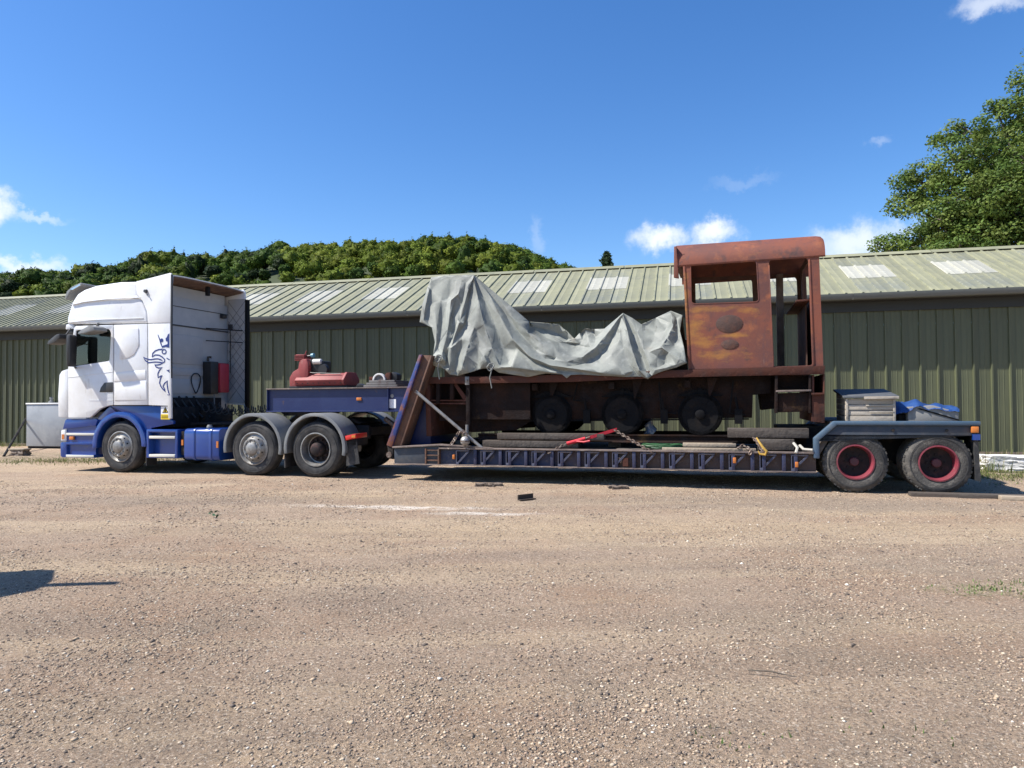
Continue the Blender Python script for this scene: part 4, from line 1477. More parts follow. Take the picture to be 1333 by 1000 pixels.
    for X in (XA, XM, XR):
        t.part('axle', tube([(X, .35, .52), (X, 2.2, .52)], .09, 10), 'chassis_black')
    r = .53
    wheel(t, 'wheel', XA, Y0 + .03, r, .30, 'front')
    wheel(t, 'wheel', XM, Y0 + .03, r, .30, 'front')
    wheel(t, 'wheel', XR, Y0 + .03, r, .27, 'drive')
    wheel(t, 'wheel', XA, YW - .03, r, .30, 'front', True)
    wheel(t, 'wheel', XM, YW - .03, r, .30, 'front', True)
    wheel(t, 'wheel', XR, YW - .03, r, .27, 'drive', True)
    for X in (XM, XR):
        for a, b in ((Y0 - .01, Y0 + .60), (YW - .60, YW + .01)):
            o_ = arc(X, .55, .665, 190, -12 if X == XM else -8, 22)
            i_ = arc(X, .55, .628, -12 if X == XM else -8, 190, 22)
            mg = t.part('mudguard', prism(o_ + i_, a, b), 'grey_plastic', bevel=.01)
            lip_o, lip_i = arc(X, .55, .668, 190, -12, 22), arc(X, .55, .60, -12, 190, 22)
            if a < 1:
                t.part('mudguard_lip', prism(lip_o + lip_i, a - .012, a + .025), 'grey_plastic', mg, bevel=.008)
    xmf = (XM + XR) / 2
    t.part('mud_flap', box(xmf - .012, xmf + .012, Y0 + .05, Y0 + .55, .16, .55), 'rubber')
    # tail lamp cluster and flap
    xt = XR + .655
    t.part('tail_bracket', box(xt - .03, xt + .20, Y0 + .06, Y0 + .5, .60, .82), 'chassis_black', bevel=.01)
    t.part('tail_lamp', prism([(xt - .01, .70), (xt + .215, .745), (xt + .215, .83), (xt - .01, .785)], Y0 + .0, Y0 + .45), 'red_lens', bevel=.01)
    t.part('indicator_lamp', box(xt + .13, xt + .21, Y0 - .006, Y0 + .02, .755, .805), 'amber')
    t.part('tail_flap', prism([(xt - .02, .22), (xt + .26, .27), (xt + .2, .68), (xt + .0, .68)], Y0 + .06, Y0 + .085), 'rubber')
    # fifth wheel coupling
    t.part('fifth_wheel', join(prism(rounded([(XR - .85, zc + .08), (XR - .75, zc + .14), (XR + .35, zc + .14), (XR + .55, zc + .04), (XR + .50, zc + .02), (XR + .3, zc + .08)], .02), .85, 1.75),
         box(XR - .5, XR + .2, .8, 1.8, zc, zc + .08)), 'chassis_black', bevel=.01)
    # coiled air and electric lines between cab and trailer neck
    for k in range(3):
        ya, za = 1.05 + .16 * k, zb0 - .20 + .03 * k
        x0, x1 = XF - .1, TR.X(349, 520, .62)
        pts = [(XB + .3, ya, za + .1)]
        nn = 110
        for i in range(nn + 1):
            s = i / nn
            sag = -.10 * math.sin(math.pi * s)
            pts.append((x0 + (x1 - x0) * s, ya + .055 * math.cos(s * 75), za + sag + .075 * math.sin(s * 75)))
        t.part('coiled_line', tube(pts, .010, 5), 'black_plastic')


build_tractor()


# ================================================================== THE LOW LOADER TRAILER
ZD = .595                      # height of the loading deck
NECK_Y = .62


def build_trailer():
    p = TR.poly
    X0 = TR.X(512, 590, 0)
    XE = TR.X(1063, 600, 0)
    t = Thing('lowloader_trailer', TR, (X0 + 4, 1.25, 0), 'long rusty blue low loader trailer with red wheels carrying the old locomotive', 'trailer')
    YF = 2.55
    # ---- gooseneck: two I beams over the tractor
    q = p([(347.5, 507.3), (526, 510.4), (526, 535.4), (347.5, 531.6)], NECK_Y)
    x0, x1, zt, zb = q[0][0], q[1][0] + .12, q[0][1], q[2][1] + .01
    for y, sg in ((NECK_Y, 1), (YF - NECK_Y, -1)):
        b = t.part('neck_beam', box(x0, x1, y + sg * .05, y + sg * .07, zb, zt), 'neck_blue')
        t.part('top_flange', box(x0 - .02, x1, y - .01 if sg > 0 else y - .13, y + .13 if sg > 0 else y + .01, zt - .004, zt + .022), 'deck_edge', b, bevel=.004)
        t.part('bottom_flange', box(x0 - .02, x1, y - .005 if sg > 0 else y - .125, y + .125 if sg > 0 else y + .005, zb - .022, zb + .002), 'neck_blue', b, bevel=.004)
        for f in (.0, .855):
            xx = x0 + (x1 - x0) * f
            t.part('stiffener', box(xx - .006, xx + .006, min(y, y + sg * .05), max(y, y + sg * .05), zb, zt - .004), 'neck_blue', b)
    t.part('neck_plate', box(x0, x1, NECK_Y + .13, YF - NECK_Y - .13, zt - .03, zt - .005), 'deck_steel')
    for f in (.03, .3, .55, .8):
        xx = x0 + (x1 - x0) * f
        t.part('cross_member', box(xx, xx + .08, NECK_Y + .07, YF - NECK_Y - .07, zb + .03, zt - .03), 'neck_blue')
    q2 = p([(368, 533.5), (418, 534.5), (408, 541), (376, 541)], .9)
    t.part('kingpin_plate', prism(q2, .75, 1.8), 'chassis_black')
    # plate and label on the neck
    c = p([(504, 519.8), (514, 520), (514, 531.6), (504, 531.4)], NECK_Y)
    t.part('data_plate', box(c[0][0], c[1][0], NECK_Y - .004 + .05, NECK_Y + .05, c[3][1], c[0][1]), 'sticker_white')
    c2 = p([(509, 515.5)], NECK_Y)[0]
    t.part('round_plate', lathe([(0, .035), (.006, .035)], (c2[0], NECK_Y + .044, c2[1]), 'Y', 14), 'rim_grey')
    c3 = p([(466, 519.6)], NECK_Y)[0]
    t.part('side_marker', box(c3[0] - .055, c3[0] + .055, NECK_Y + .03, NECK_Y + .05, c3[1] - .03, c3[1] + .03), 'amber', bevel=.008)
    # ---- slanting legs from the neck down to the deck
    for y0, y1 in ((.06, .40), (YF - .40, YF - .06)):
        web = p([(549.5, 462.5), (560.5, 462.5), (521, 580), (510, 581.5)], .06)
        fl = p([(546, 462), (549.8, 461.8), (510.4, 582.4), (503.6, 579.4)], .06)
        lg = t.part('neck_leg', prism(web, y0 + .04, y1 - .04), 'leg_rust', bevel=.006)
        t.part('leg_flange', prism(fl, y0 - .02, y1 + .02), 'leg_paint', lg, bevel=.006)
        bk = p([(560.2, 463), (562.4, 463), (523, 580), (520.8, 580)], .06)
        t.part('rear_flange', prism(bk, y0, y1), 'leg_rust', lg, bevel=.004)
        fb = p([(504, 580), (512, 582), (512, 598), (506, 597)], .06)
        t.part('pivot_bracket', prism(fb, y0, y1), 'chassis_black', lg, bevel=.008)
        pv = p([(507, 592)], .06)[0]
        t.part('pivot_pin', lathe([(0, .055), (.03, .055)], (pv[0], y0 - .03, pv[1]), 'Y', 14), 'chain_steel', lg)
    # blue box structure between the legs
    bs = p([(522, 536), (536, 508), (560, 508), (562, 578), (520, 582)], .5)
    t.part('neck_box', prism(bs, .46, YF - .46), 'neck_blue', bevel=.01)
    br = p([(520, 536), (531, 536), (528, 546)], NECK_Y)
    t.part('neck_gusset', prism(br, NECK_Y + .02, NECK_Y + .1), 'neck_blue')
    ram = [(TR.X(500, 545, .9), .95, TR.Z(500, 545, .9)), (TR.X(535, 560, .9), .95, TR.Z(535, 572, .9))]
    t.part('hydraulic_ram', tube(ram, .05, 10), 'chain_steel')
    t.part('hydraulic_ram', tube([(ram[0][0], 1.6, ram[0][2]), (ram[1][0], 1.6, ram[1][2])], .05, 10), 'chain_steel')

    # ---- side beams of the well
    zB = .285
    xk = TR.X(571, 579, 0)
    for side in (0, 1):
        ya, yb = (0.0, .14) if side == 0 else (YF - .14, YF)
        yw0, yw1 = (.09, .11) if side == 0 else (YF - .11, YF - .09)
        outer = (0.0, .09) if side == 0 else (YF - .09, YF)
        beam = t.part('side_beam', box(xk, XE, yw0, yw1, zB + .012, ZD - .02), 'trailer_blue')
        t.part('deck_edge', box(xk, XE, ya - .006 * (1 - side), yb + .006 * side, ZD - .025, ZD), 'deck_edge', beam, bevel=.004)
        t.part('lower_flange', box(X0, XE, ya, yb, zB - .006, zB + .014), 'deck_edge', beam, bevel=.004)
        # front end of the beam, its top falling away to the leg
        zf = TR.Z(513, 583.5, 0)
        t.part('beam_nose', prism([(X0, zB + .015), (X0, zf), (xk, ZD + .03), (xk, zB + .015)], yw0 - .05, yw1 + .05), 'fascia_dark', beam, bevel=.004)
        t.part('nose_edge', prism([(X0 - .02, zf), (X0 - .02, zf + .03), (xk, ZD + .062), (xk + 1.0, ZD + .006), (xk + 1.0, ZD + .001), (xk, ZD + .032)], ya - .008 * (1 - side), yb + .008 * side), 'deck_edge', beam, bevel=.003)
        # ladder-like pocket near the front
        lx0, lx1 = TR.X(553, 590, 0), TR.X(571, 590, 0)
        for xx in (lx0, lx1 - .02):
            t.part('pocket_post', box(xx, xx + .025, outer[0], outer[1], zB + .015, ZD - .02), 'leg_rust', beam)
        for k in range(3):
            zz = zB + .07 + .09 * k
            t.part('pocket_bar', box(lx0 + .025, lx1 - .02, outer[0] + .01, outer[1] - .03, zz, zz + .022), 'leg_rust', beam)
        # repeated outrigger bays
        xs = TR.X(593.5, 595, 0)
        xlast = TR.X(1030, 600, 0)
        n = 12
        pitch = (xlast - xs) / n
        gus = make_mesh('outrigger_bracket', join(
            prism([(0, .0), (.05, .0), (.05, .045), (.0, .045)], outer[0] + .004, outer[1]),
            prism([(.03, .045), (.06, .03), (.245, .225), (.22, .245)], outer[0] + .012, outer[0] + .045),
            prism([(.0, .235), (.25, .235), (.25, .258), (.0, .258)], outer[0] + .004, outer[1]),
            prism([(.0, .045), (.014, .045), (.014, .235), (.0, .235)], outer[0] + .004, outer[1])), 'bracket_paint', bevel=.002, seg=1)
        post = make_mesh('beam_post', box(0, .055, outer[0] + .006, outer[1], .0, .272), 'trailer_blue', bevel=.004)
        for k in range(n + 1):
            xx = xs + pitch * k
            o = t.link('outrigger_bracket', gus, beam); o.location = (xx - t.base[0], -t.base[1], zB + .016)
            for dx in (.33, .50):
                if xx + dx < XE - .06:
                    o = t.link('beam_post', post, beam); o.location = (xx + dx - t.base[0], -t.base[1], zB + .015)
        if side == 0:
            for a, b, w in ((590.3, 595, .04), (956.2, 599.5, .045), (1037.2, 605, .042)):
                c = p([(a, b)], 0)[0]
                t.part('side_marker', box(c[0] - w * .55, c[0] + w * .55, -.004, .06, c[1] - w, c[1] + w), 'amber', beam, bevel=.008)
            # a shackle hanging in one bay
            c = p([(804, 600)], 0)[0]
            t.part('shackle', tube([(c[0] + .06 * math.cos(a), .03, c[1] + .05 * math.sin(a)) for a in np.linspace(-.8, 4.2, 12)], .014, 6), 'chain_steel', beam)
            t.part('shackle_plate', box(c[0] + .08, c[0] + .17, .02, .06, c[1] - .09, c[1] + .05), 'rust_beam', beam)
    # deck plates across the well, each one a plate
    xx = X0 + .1
    k = 0
    while xx < XE - .05:
        w = min(.78, XE - xx)
        t.part('deck_plate', box(xx + .006, xx + w - .006, .145, YF - .145, ZD - .06, ZD - .012 + .006 * ((k * 7) % 3 - 1)), 'deck_steel', bevel=.003)
        xx += w; k += 1
    t.part('belly_box', box(X0 + .3, XE - .1, .5, YF - .5, zB + .02, ZD - .07), 'chassis_black')

    # ---- rear platform over the wheels
    zc = TR.Z(1180, 548.4, 0)
    R1 = TR.X(1277, 560, 0)
    xa, xb = TR.X(1059, 575, 0), TR.X(1085, 549, 0)
    zl = TR.Z(1180, 567, 0)
    for side in (0, 1):
        ya, yb = (0.0, .10) if side == 0 else (YF - .10, YF)
        za = TR.Z(1059, 570.5, 0)
        za2 = TR.Z(1062, 597, 0)
        trim = [(xa, za2), (xa, za), (xb, zc), (R1, zc), (R1, zc - .065), (xb + .05, zc - .065), (xa + .085, za - .03), (xa + .085, za2)]
        f = t.part('rear_fascia', prism([(xb + .02, zc - .06), (R1 - .01, zc - .06), (R1 - .01, zl), (xb - .12, zl), (xa + .09, zl - .03), (xa + .08, za - .04)], ya + .03 * (1 - side), yb - .03 * side), 'fascia_dark', bevel=.004)
        t.part('fascia_trim', prism(trim, ya - .012 * (1 - side), yb + .012 * side), 'fascia_light', f, bevel=.016)
        if side == 0:
            for fx in (.42, .78):
                c = xb + (R1 - xb) * fx
                t.part('fascia_bolt', lathe([(0, .022), (.02, .022)], (c, ya + .014, (zc - .06 + zl) / 2), 'Y', 8), 'chassis_black', f)
        # mudflap behind the last wheel
        t.part('mud_flap', prism([(R1 - .07, .22), (R1 - .0, .20), (R1 - .03, zl + .02), (R1 - .08, zl + .02)], ya + .04, ya + .5 if side == 0 else yb), 'rubber')
        c = p([(1269.5, 559.5)], 0)[0]
        lm = t.part('rear_lamp', box(c[0] - .05, c[0] + .045, ya - .016 if side == 0 else yb - .05, ya + .05 if side == 0 else yb + .016, c[1] - .045, c[1] + .045), 'amber', bevel=.01)
        t.part('rear_reflector', box(c[0] - .03, c[0] + .06, ya - .01 if side == 0 else yb - .05, ya + .05 if side == 0 else yb + .01, c[1] - .15, c[1] - .065), 'blue_paint', lm)
    t.part('rear_deck', box(xb, R1 - .02, .10, YF - .10, zc - .09, zc - .02), 'deck_steel')
    t.part('rear_slope', prism([(xa + .02, ZD), (xb + .02, zc - .03), (xb + .06, zc - .09), (xa + .10, ZD - .03)], .10, YF - .10), 'deck_steel')
    t.part('tail_beam', box(R1 - .10, R1 + .02, .10, YF - .10, zc - .30, zc - .022), 'chassis_black')
    t.part('spine_beam', box(XE - .5, R1 - .1, .85, YF - .85, .42, zc - .10), 'chassis_black')
    r = .455
    for px, py in ((1113.5, 600), (1221.5, 604)):
        X = TR.X(px, py, .06)
        wheel(t, 'wheel', X, .045, r, .26, 'trailer', dust=True, Zc=r)
        wheel(t, 'wheel', X, YF - .045, r, .26, 'trailer', True, dust=True, Zc=r)
        t.part('axle', tube([(X, .3, r), (X, YF - .3, r)], .075, 10), 'chassis_black')
    t.part('hose_bundle', tube([(R1 - .7, .5, zl - .02), (R1 - .55, .35, zl - .15), (R1 - .4, .4, zl - .02)], .02, 6), 'black_plastic')


build_trailer()


# ================================================================== THE LOCOMOTIVE SHELL
def build_loco():
    p = TR.poly
    YN, YFAR = .34, 2.22                     # cab sides
    X0 = TR.X(553, 495, .3)
    XE = TR.X(1073, 482, .28)
    t = Thing('locomotive', TR, (X0 + 3.4, 1.28, ZD), 'stripped rusty steam locomotive chassis with open brown cab on the trailer', 'locomotive')
    # ---- running plate with an angle along each edge
    edge = [(553, 491), (612, 490.6), (740, 487.6), (870, 482.2), (1074, 476.2), (1073.4, 487.2), (870, 491.6), (740, 497.4), (612, 499.4), (553, 499.6)]
    for y0, y1 in ((.28, .30), (2.26, 2.28)):
        t.part('running_angle', prism(p(edge, .28), y0, y1), 'rust_beam', bevel=.003)
    topl = p(edge[:5], .28)
    V, F = [], []
    for x, z in topl:
        V += [(x, .285, z), (x, 2.275, z), (x, .285, z - .014), (x, 2.275, z - .014)]
    for i in range(len(topl) - 1):
        o = 4 * i
        F += [(o, o + 1, o + 5, o + 4), (o + 2, o + 3, o + 7, o + 6), (o, o + 2, o + 6, o + 4), (o + 1, o + 3, o + 7, o + 5)]
    t.part('running_plate', (V, F), 'rust_dark')
    # ---- outside frame plates with cut-outs
    zt = [q[1] for q in p([(612, 499), (1005, 488)], .62)]
    fr = p([(607, 499), (1003, 487), (1003, 512), (980, 514), (979, 544), (948, 544.4), (886, 545), (836, 545.6), (780, 546.4), (752, 547), (690, 549), (672, 560), (612, 563)], .62)
    for y in (.62, 1.88):
        f = t.part('frame_plate', prism(fr, y, y + .03), 'rust_dark', bevel=.003)
        if y < 1:
            for a in range(22):
                cx = 630 + a * 16 + random.uniform(-3, 3)
                cy = random.choice([506, 520, 533]) + random.uniform(-3, 3)
                c = p([(cx, cy)], .62)[0]
                t.part('rivet', lathe([(-.012, .006), (-.006, .014), (.004, .016)], (c[0], y - .001, c[1]), 'Y', 8), 'rust_dark', f)
    # ---- wheels: spoked discs with crescent openings, cranks and rods
    rw = .345
    zwl = ZD + .235 + rw
    for px in (718, 810, 911.5):
        X = TR.X(px, 540, .55)
        for yn, sg in ((.50, 1), (1.94, -1)):
            e = t.empty('loco_wheel')
            tire = lathe([(0, rw), (0, rw - .055), (.09, rw - .055), (.09, rw + .02), (.075, rw + .02), (.07, rw)], (X, yn if sg > 0 else yn, zwl), 'Y', 40)
            t.part('wheel_tyre', tire, 'wheel_iron', e)
            oh = arc(X, zwl, rw - .05, 0, 360, 40)[:-1]
            holes = []
            for a in range(6):
                m = a * 60 + 30
                holes.append(arc(X, zwl, rw - .085, m - 17, m + 17, 5) + arc(X, zwl, rw - .15, m + 15, m - 15, 4))
            t.part('wheel_disc', prism(oh, yn + .02, yn + .06, holes), 'wheel_iron', e)
            t.part('crank_boss', lathe([(-.05, .06), (-.04, .08), (.07, .085)], (X, yn, zwl), 'Y', 20), 'wheel_iron', e)
            t.part('balance_weight', prism(arc(X, zwl, rw - .06, 60, 165, 10) + arc(X, zwl, rw - .17, 165, 60, 10), yn - .01, yn + .03), 'wheel_iron', e)
        t.part('axle', tube([(X, .55, zwl), (X, 1.98, zwl)], .06, 10), 'wheel_iron')
        sp_ = []
        for k in range(5):      # leaf spring over the axle
            w_ = .36 - .055 * k
            sp_.append(box(X - w_, X + w_, .56, .61, zwl + .30 + .022 * k, zwl + .32 + .022 * k))
        t.part('leaf_spring', join(*sp_), 'wheel_iron')
        t.part('spring_hanger', box(X - .035, X + .035, .555, .618, zwl + .1, zwl + .44), 'wheel_iron', bevel=.006)
    for px in (762, 862, 958):
        X = TR.X(px, 545, .6)
        t.part('brake_hanger', join(tube([(X, .54, zwl + .28), (X + .05, .54, zwl - .06)], .022, 6), box(X - .02, X + .1, .5, .58, zwl - .16, zwl + .08)), 'wheel_iron')
    # stretchers between the frames
    for px in (640, 765, 860, 960):
        X = TR.X(px, 520, .9)
        t.part('frame_stretcher', box(X - .02, X + .02, .66, 1.88, zwl + .05, zwl + .42), 'rust_dark')
    t.part('spring_rod', tube([(TR.X(786, 548, .7), .75, TR.Z(752, 548, .7)), (TR.X(830, 558, .7), .75, TR.Z(830, 560, .7))], .012, 6), 'wheel_iron')

    rr_ = random.Random(4)
    for k in range(11):
        px = 625 + k * 33 + rr_.uniform(-8, 8)
        a_, b_ = TR.at(px, 499 - (px - 600) * .022, .56), TR.at(px + rr_.uniform(-6, 6), rr_.uniform(516, 540), .56)
        if k % 3 == 0:
            t.part('gusset', prism([(a_[0] - .05, a_[1]), (a_[0] + .12, a_[1]), (a_[0] - .03, b_[1])], .50, .512), 'rust_dark')
        elif k % 3 == 1:
            t.part('pipe_run', tube([(a_[0], .54, a_[1] - .05), (b_[0], .54, b_[1]), (b_[0] + .25, .54, b_[1] - .03)], .016, 6), 'wheel_iron')
        else:
            t.part('bracket', box(a_[0] - .05, a_[0] + .05, .45, .62, a_[1] - .16, a_[1] - .04), 'rust_dark', bevel=.006)
    t.part('brake_rod', tube([(TR.X(690, 552, .6), .58, zwl - .12), (TR.X(975, 550, .6), .58, zwl - .08)], .014, 6), 'wheel_iron')
    # ---- front framing and buffer beam
    fb = p([(553, 492), (558, 491), (562, 568), (555, 568)], .3)
    t.part('front_beam', prism(fb, .3, 2.26), 'rust_beam', bevel=.006)
    bb = p([(566, 499), (569.5, 499), (569.5, 527), (566, 527)], .3)
    for a in ((586, 491.5, 590.6, 521), (568, 494, 572.5, 526), (607, 490, 612, 562)):
        q = p([(a[0], a[1]), (a[2], a[1]), (a[2], a[3]), (a[0], a[3])], .33)
        t.part('front_post', prism(q, .31, .42), 'rust_dark', bevel=.005)
    c = p([(608.6, 495.5)], .3)[0]
    t.part('bracket_eye', join(box(c[0] - .04, c[0] + .04, .27, .30, c[1] - .08, c[1] + .07), lathe([(-.03, .02), (0, .02)], (c[0], .27, c[1]), 'Y', 10)), 'pipe_steel', bevel=.006)
    for y_ in (520.6, 524.5):
        q = p([(558, y_), (607, y_), (607, y_ + 1.8), (558, y_ + 1.8)], .36)
        t.part('front_rail', prism(q, .34, .40 if y_ < 522 else 1.2), 'rust_beam')
    dg = p([(590, 500), (594, 499), (607, 516), (607, 520.6), (603, 520)], .36)
    t.part('diagonal_brace', prism(dg, .35, .39), 'rust_beam')
    pl = p([(572, 527), (607, 527), (607, 548), (572, 548)], .5)
    t.part('front_plate', prism(pl, .5, .53), 'rust_dark')
    q = p([(573, 500), (586, 500), (586, 520), (573, 520)], .6)
    t.part('front_bulkhead', prism(q, .6, 1.9), 'rust_dark')
    t.part('valance', box(TR.X(612, 500, .45), TR.X(690, 520, .45), .45, .47, TR.Z(650, 546, .45), TR.Z(650, 498, .45)), 'rust_dark')
    # boiler remains under the sheet, only glimpsed
    zb = TR.Z(700, 470, 1.2)
    t.part('boiler_saddle', box(TR.X(580, 480, .8), TR.X(700, 480, .8), .75, 1.8, TR.Z(600, 492, .8), zb - .1), 'rust_dark')

    # ---- rear steps and bunker end
    q = p([(1009, 488), (1012.5, 488), (1012.5, 538), (1009, 538)], .3)
    sp = t.part('step_plate', prism(q, .3, .55), 'rust_dark', bevel=.003)
    q = p([(1053, 488), (1056, 488), (1056, 538), (1053, 538)], .3)
    t.part('step_plate', prism(q, .3, .55), 'rust_dark', bevel=.003)
    q = p([(1010, 508.2), (1056, 507.2), (1056, 509.4), (1010, 510.6)], .28)
    t.part('step_tread', prism(q, .26, .56), 'deck_edge', bevel=.003)
    q = p([(1012.5, 512), (1053, 511), (1053, 536), (1012.5, 537)], .34)
    t.part('sand_box', prism(q, .34, .7), 'rust_dark', bevel=.01)
    q = p([(1012.5, 490), (1053, 489), (1053, 507), (1012.5, 508)], .6)
    t.part('step_back', prism(q, .58, .62), 'rust_dark')
    q = p([(1057, 488), (1060, 488), (1060, 512), (1072, 512), (1072, 487), (1074, 487), (1074, 551), (1057, 549)], .3)
    t.part('rear_beam', prism(q, .32, 2.24), 'rust_beam', bevel=.006)
    q = p([(1056, 511.4), (1073, 511.2), (1073, 513.4), (1056, 513.8)], .28)
    t.part('rear_angle', prism(q, .27, .5), 'rust_beam')
    q = p([(986, 489), (1009, 489), (1009, 532), (992, 534)], .9)
    t.part('ash_pan', prism(q, .9, 1.7), 'rust_dark')

    # ---- the cab
    side = [(888.6, 338), (1066.2, 330), (1072, 476.4), (896.4, 481.2)]
    win = [(899.4, 344), (981, 339), (984.4, 342), (987, 390), (984.8, 392.4), (903.4, 395), (900.4, 393)]
    door = [(1001, 341), (1005.5, 336.4), (1046, 333.4), (1052, 338.6), (1057.6, 475.6), (1007, 477.6)]
    P_side = p(side, YN)
    P_win, P_door = rounded(p(win, YN), .04), rounded(p(door, YN), .04)
    n = t.part('cab_side', prism(P_side, YN, YN + .018, [P_win, P_door]), 'loco_rust', bevel=.002, seg=1)
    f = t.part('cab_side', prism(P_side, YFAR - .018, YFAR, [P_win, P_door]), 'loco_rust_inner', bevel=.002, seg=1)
    # worn number plates on the near side
    for cx, cy, rx, ry, k in ((949.3, 421.7, 17.8, 11.6, 0), (950, 448.6, 11.6, 6.4, 1)):
        c = p([(cx, cy)], YN)[0]
        e = p([(cx + rx, cy), (cx, cy - ry)], YN)
        a_, b_ = e[0][0] - c[0], e[1][1] - c[1]
        pl = [(c[0] + a_ * math.cos(s), c[1] + b_ * math.sin(s)) for s in np.linspace(0, 2 * math.pi, 32, endpoint=False)]
        t.part('number_plate', prism(pl, YN - .006, YN + .002), 'plate_oval', n, bevel=.002)
    # door edge strip, rear post return and beading
    q = p([(1052.4, 338), (1054.4, 337), (1060.4, 476), (1057.8, 476)], YN)
    t.part('door_post', prism(q, YN - .012, YN + .05), 'loco_rust', n, bevel=.003)
    q = p([(1000.2, 345), (1001.8, 345), (1007.8, 477), (1006.2, 477)], YN)
    t.part('door_post', prism(q, YN - .008, YN + .03), 'loco_rust', n, bevel=.003)
    q = p([(888.6, 340), (891.4, 340), (899.4, 481), (896.2, 481)], YN)
    t.part('corner_angle', prism(q, YN - .012, YN + .05), 'loco_rust', n, bevel=.003)
    wf = rounded(p([(898.4, 343), (982, 337.8), (985.6, 341.4), (988.2, 390.6), (985.4, 393.6), (903, 396.2), (899.4, 394)], YN), .04)
    t.part('window_bead', prism(wf, YN - .006, YN + .0, [P_win]), 'loco_rust', n)
    # front and rear spectacle walls
    zl, zr_ = P_side[3][1], P_side[2][1]
    ztop_l, ztop_r = P_side[0][1], P_side[1][1]

    def end_wall(name, xb_, zb_, xt_, zt_, holes, mname):
        """Wall across the cab from (xb,zb) up to (xt,zt); holes in (y, fraction of height)."""
        poly = [(YN + .02, 0), (YFAR - .02, 0), (YFAR - .02, 1), (YN + .02, 1)]
        vf = prism(poly, 0, 1, holes)
        V = []
        for a, s, b in vf[0]:
            V.append((xb_ + (xt_ - xb_) * b + (.016 * s), a, zb_ + (zt_ - zb_) * b))
        return t.part(name, (V, vf[1]), mname, smooth=0)
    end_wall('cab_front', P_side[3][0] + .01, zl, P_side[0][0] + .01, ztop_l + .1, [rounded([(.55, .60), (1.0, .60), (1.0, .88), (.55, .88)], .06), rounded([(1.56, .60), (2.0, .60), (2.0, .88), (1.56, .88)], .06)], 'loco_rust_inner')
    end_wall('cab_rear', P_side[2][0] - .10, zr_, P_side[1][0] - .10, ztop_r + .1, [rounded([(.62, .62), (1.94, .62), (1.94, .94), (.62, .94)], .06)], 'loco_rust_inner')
    zmid = zr_ + (ztop_r - zr_) * .60
    xm = P_side[2][0] - .16
    t.part('bunker_shelf', box(xm - .22, xm - .02, YN + .05, YFAR - .05, zmid - .03, zmid), 'rust_beam', bevel=.004)
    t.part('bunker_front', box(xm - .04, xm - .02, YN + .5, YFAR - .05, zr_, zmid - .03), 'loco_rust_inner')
    t.part('cab_floor', box(P_side[3][0] + .03, P_side[2][0] - .03, YN + .02, YFAR - .02, min(zl, zr_) - .01, min(zl, zr_) + .03), 'rust_dark')
    t.part('rear_pillar', box(xm - .40, xm - .28, YFAR - .16, YFAR - .03, zr_, ztop_r), 'pillar_brown', bevel=.01)
    # ---- rolled roof: sides curve down over both walls
    q = p([(879.5, 361), (879, 320.5), (1062, 308.0), (1074.4, 331), (878, 361)], YN - .02)
    xl, xr = q[0][0], q[3][0]
    zL, zR = TR.Z(879, 320, YN + .35), TR.Z(1062, 307.4, YN + .35)
    eave_l, eave_r = TR.Z(883, 345, YN - .02), TR.Z(1066, 332, YN - .02)
    drop_l, drop_r = zL - eave_l, zR - eave_r
    rows = []
    m = 9
    prof = []
    rr = min(drop_l, drop_r) * .95
    for i in range(m + 1):
        a = math.pi / 2 * i / m
        prof.append((YN - .02 + rr * (1 - math.cos(a)) * 1.15, math.sin(a)))
    ymid = (YN + YFAR) / 2
    prof2 = [(y, s, 0) for y, s in prof]
    full = [(YN - .02, -.02, 0)] + prof2 + [(ymid - .3, 1.06, 0), (ymid, 1.09, 0), (ymid + .3, 1.06, 0)] + [(2 * ymid - y, s, 0) for y, s, _ in reversed(prof2)] + [(2 * ymid - (YN - .02), -.02, 0)]
    V, F = [], []
    stations = [(0, 0.0), (.5, 0), (.955, 0), (.985, -.012), (1.0, -.05)]
    for fx, dz in stations:
        x = xl + (xr - xl) * fx
        zt_ = zL + (zR - zL) * fx + dz
        ze = eave_l + (eave_r - eave_l) * fx
        for y, s, _ in full:
            V.append((x, y, ze + (zt_ - ze) * s))
    k = len(full)
    for i in range(len(stations) - 1):
        for j in range(k - 1):
            F.append((i * k + j, i * k + j + 1, (i + 1) * k + j + 1, (i + 1) * k + j))
    # inner skin a little below
    o = len(V)
    V += [(x, ymid + (y - ymid) * .985, z - .022) for x, y, z in V]
    F += [tuple(i + o for i in q_) for q_ in F]
    ns = len(stations)
    for j in range(k - 1):
        for st in (0, ns - 1):
            F.append((st * k + j, st * k + j + 1, o + st * k + j + 1, o + st * k + j))
    for i in range(ns - 1):
        for j in (0, k - 1):
            F.append((i * k + j, (i + 1) * k + j, o + (i + 1) * k + j, o + i * k + j))
    t.part('cab_roof', (V, F), 'loco_rust', smooth=40)
    # turned-down lip at the front edge of the roof
    lip = p([(877.4, 321), (880.6, 320.6), (883.6, 362), (877, 361)], YN - .03)
    t.part('roof_lip', prism(lip, YN - .03, YN + .05), 'loco_rust', bevel=.004)
    lip2 = p([(877.4, 321), (880.6, 320.6), (883.6, 338), (877.2, 338)], YN - .03)
    t.part('front_lip', prism(lip2, YN + .05, YFAR - .02), 'loco_rust_inner')


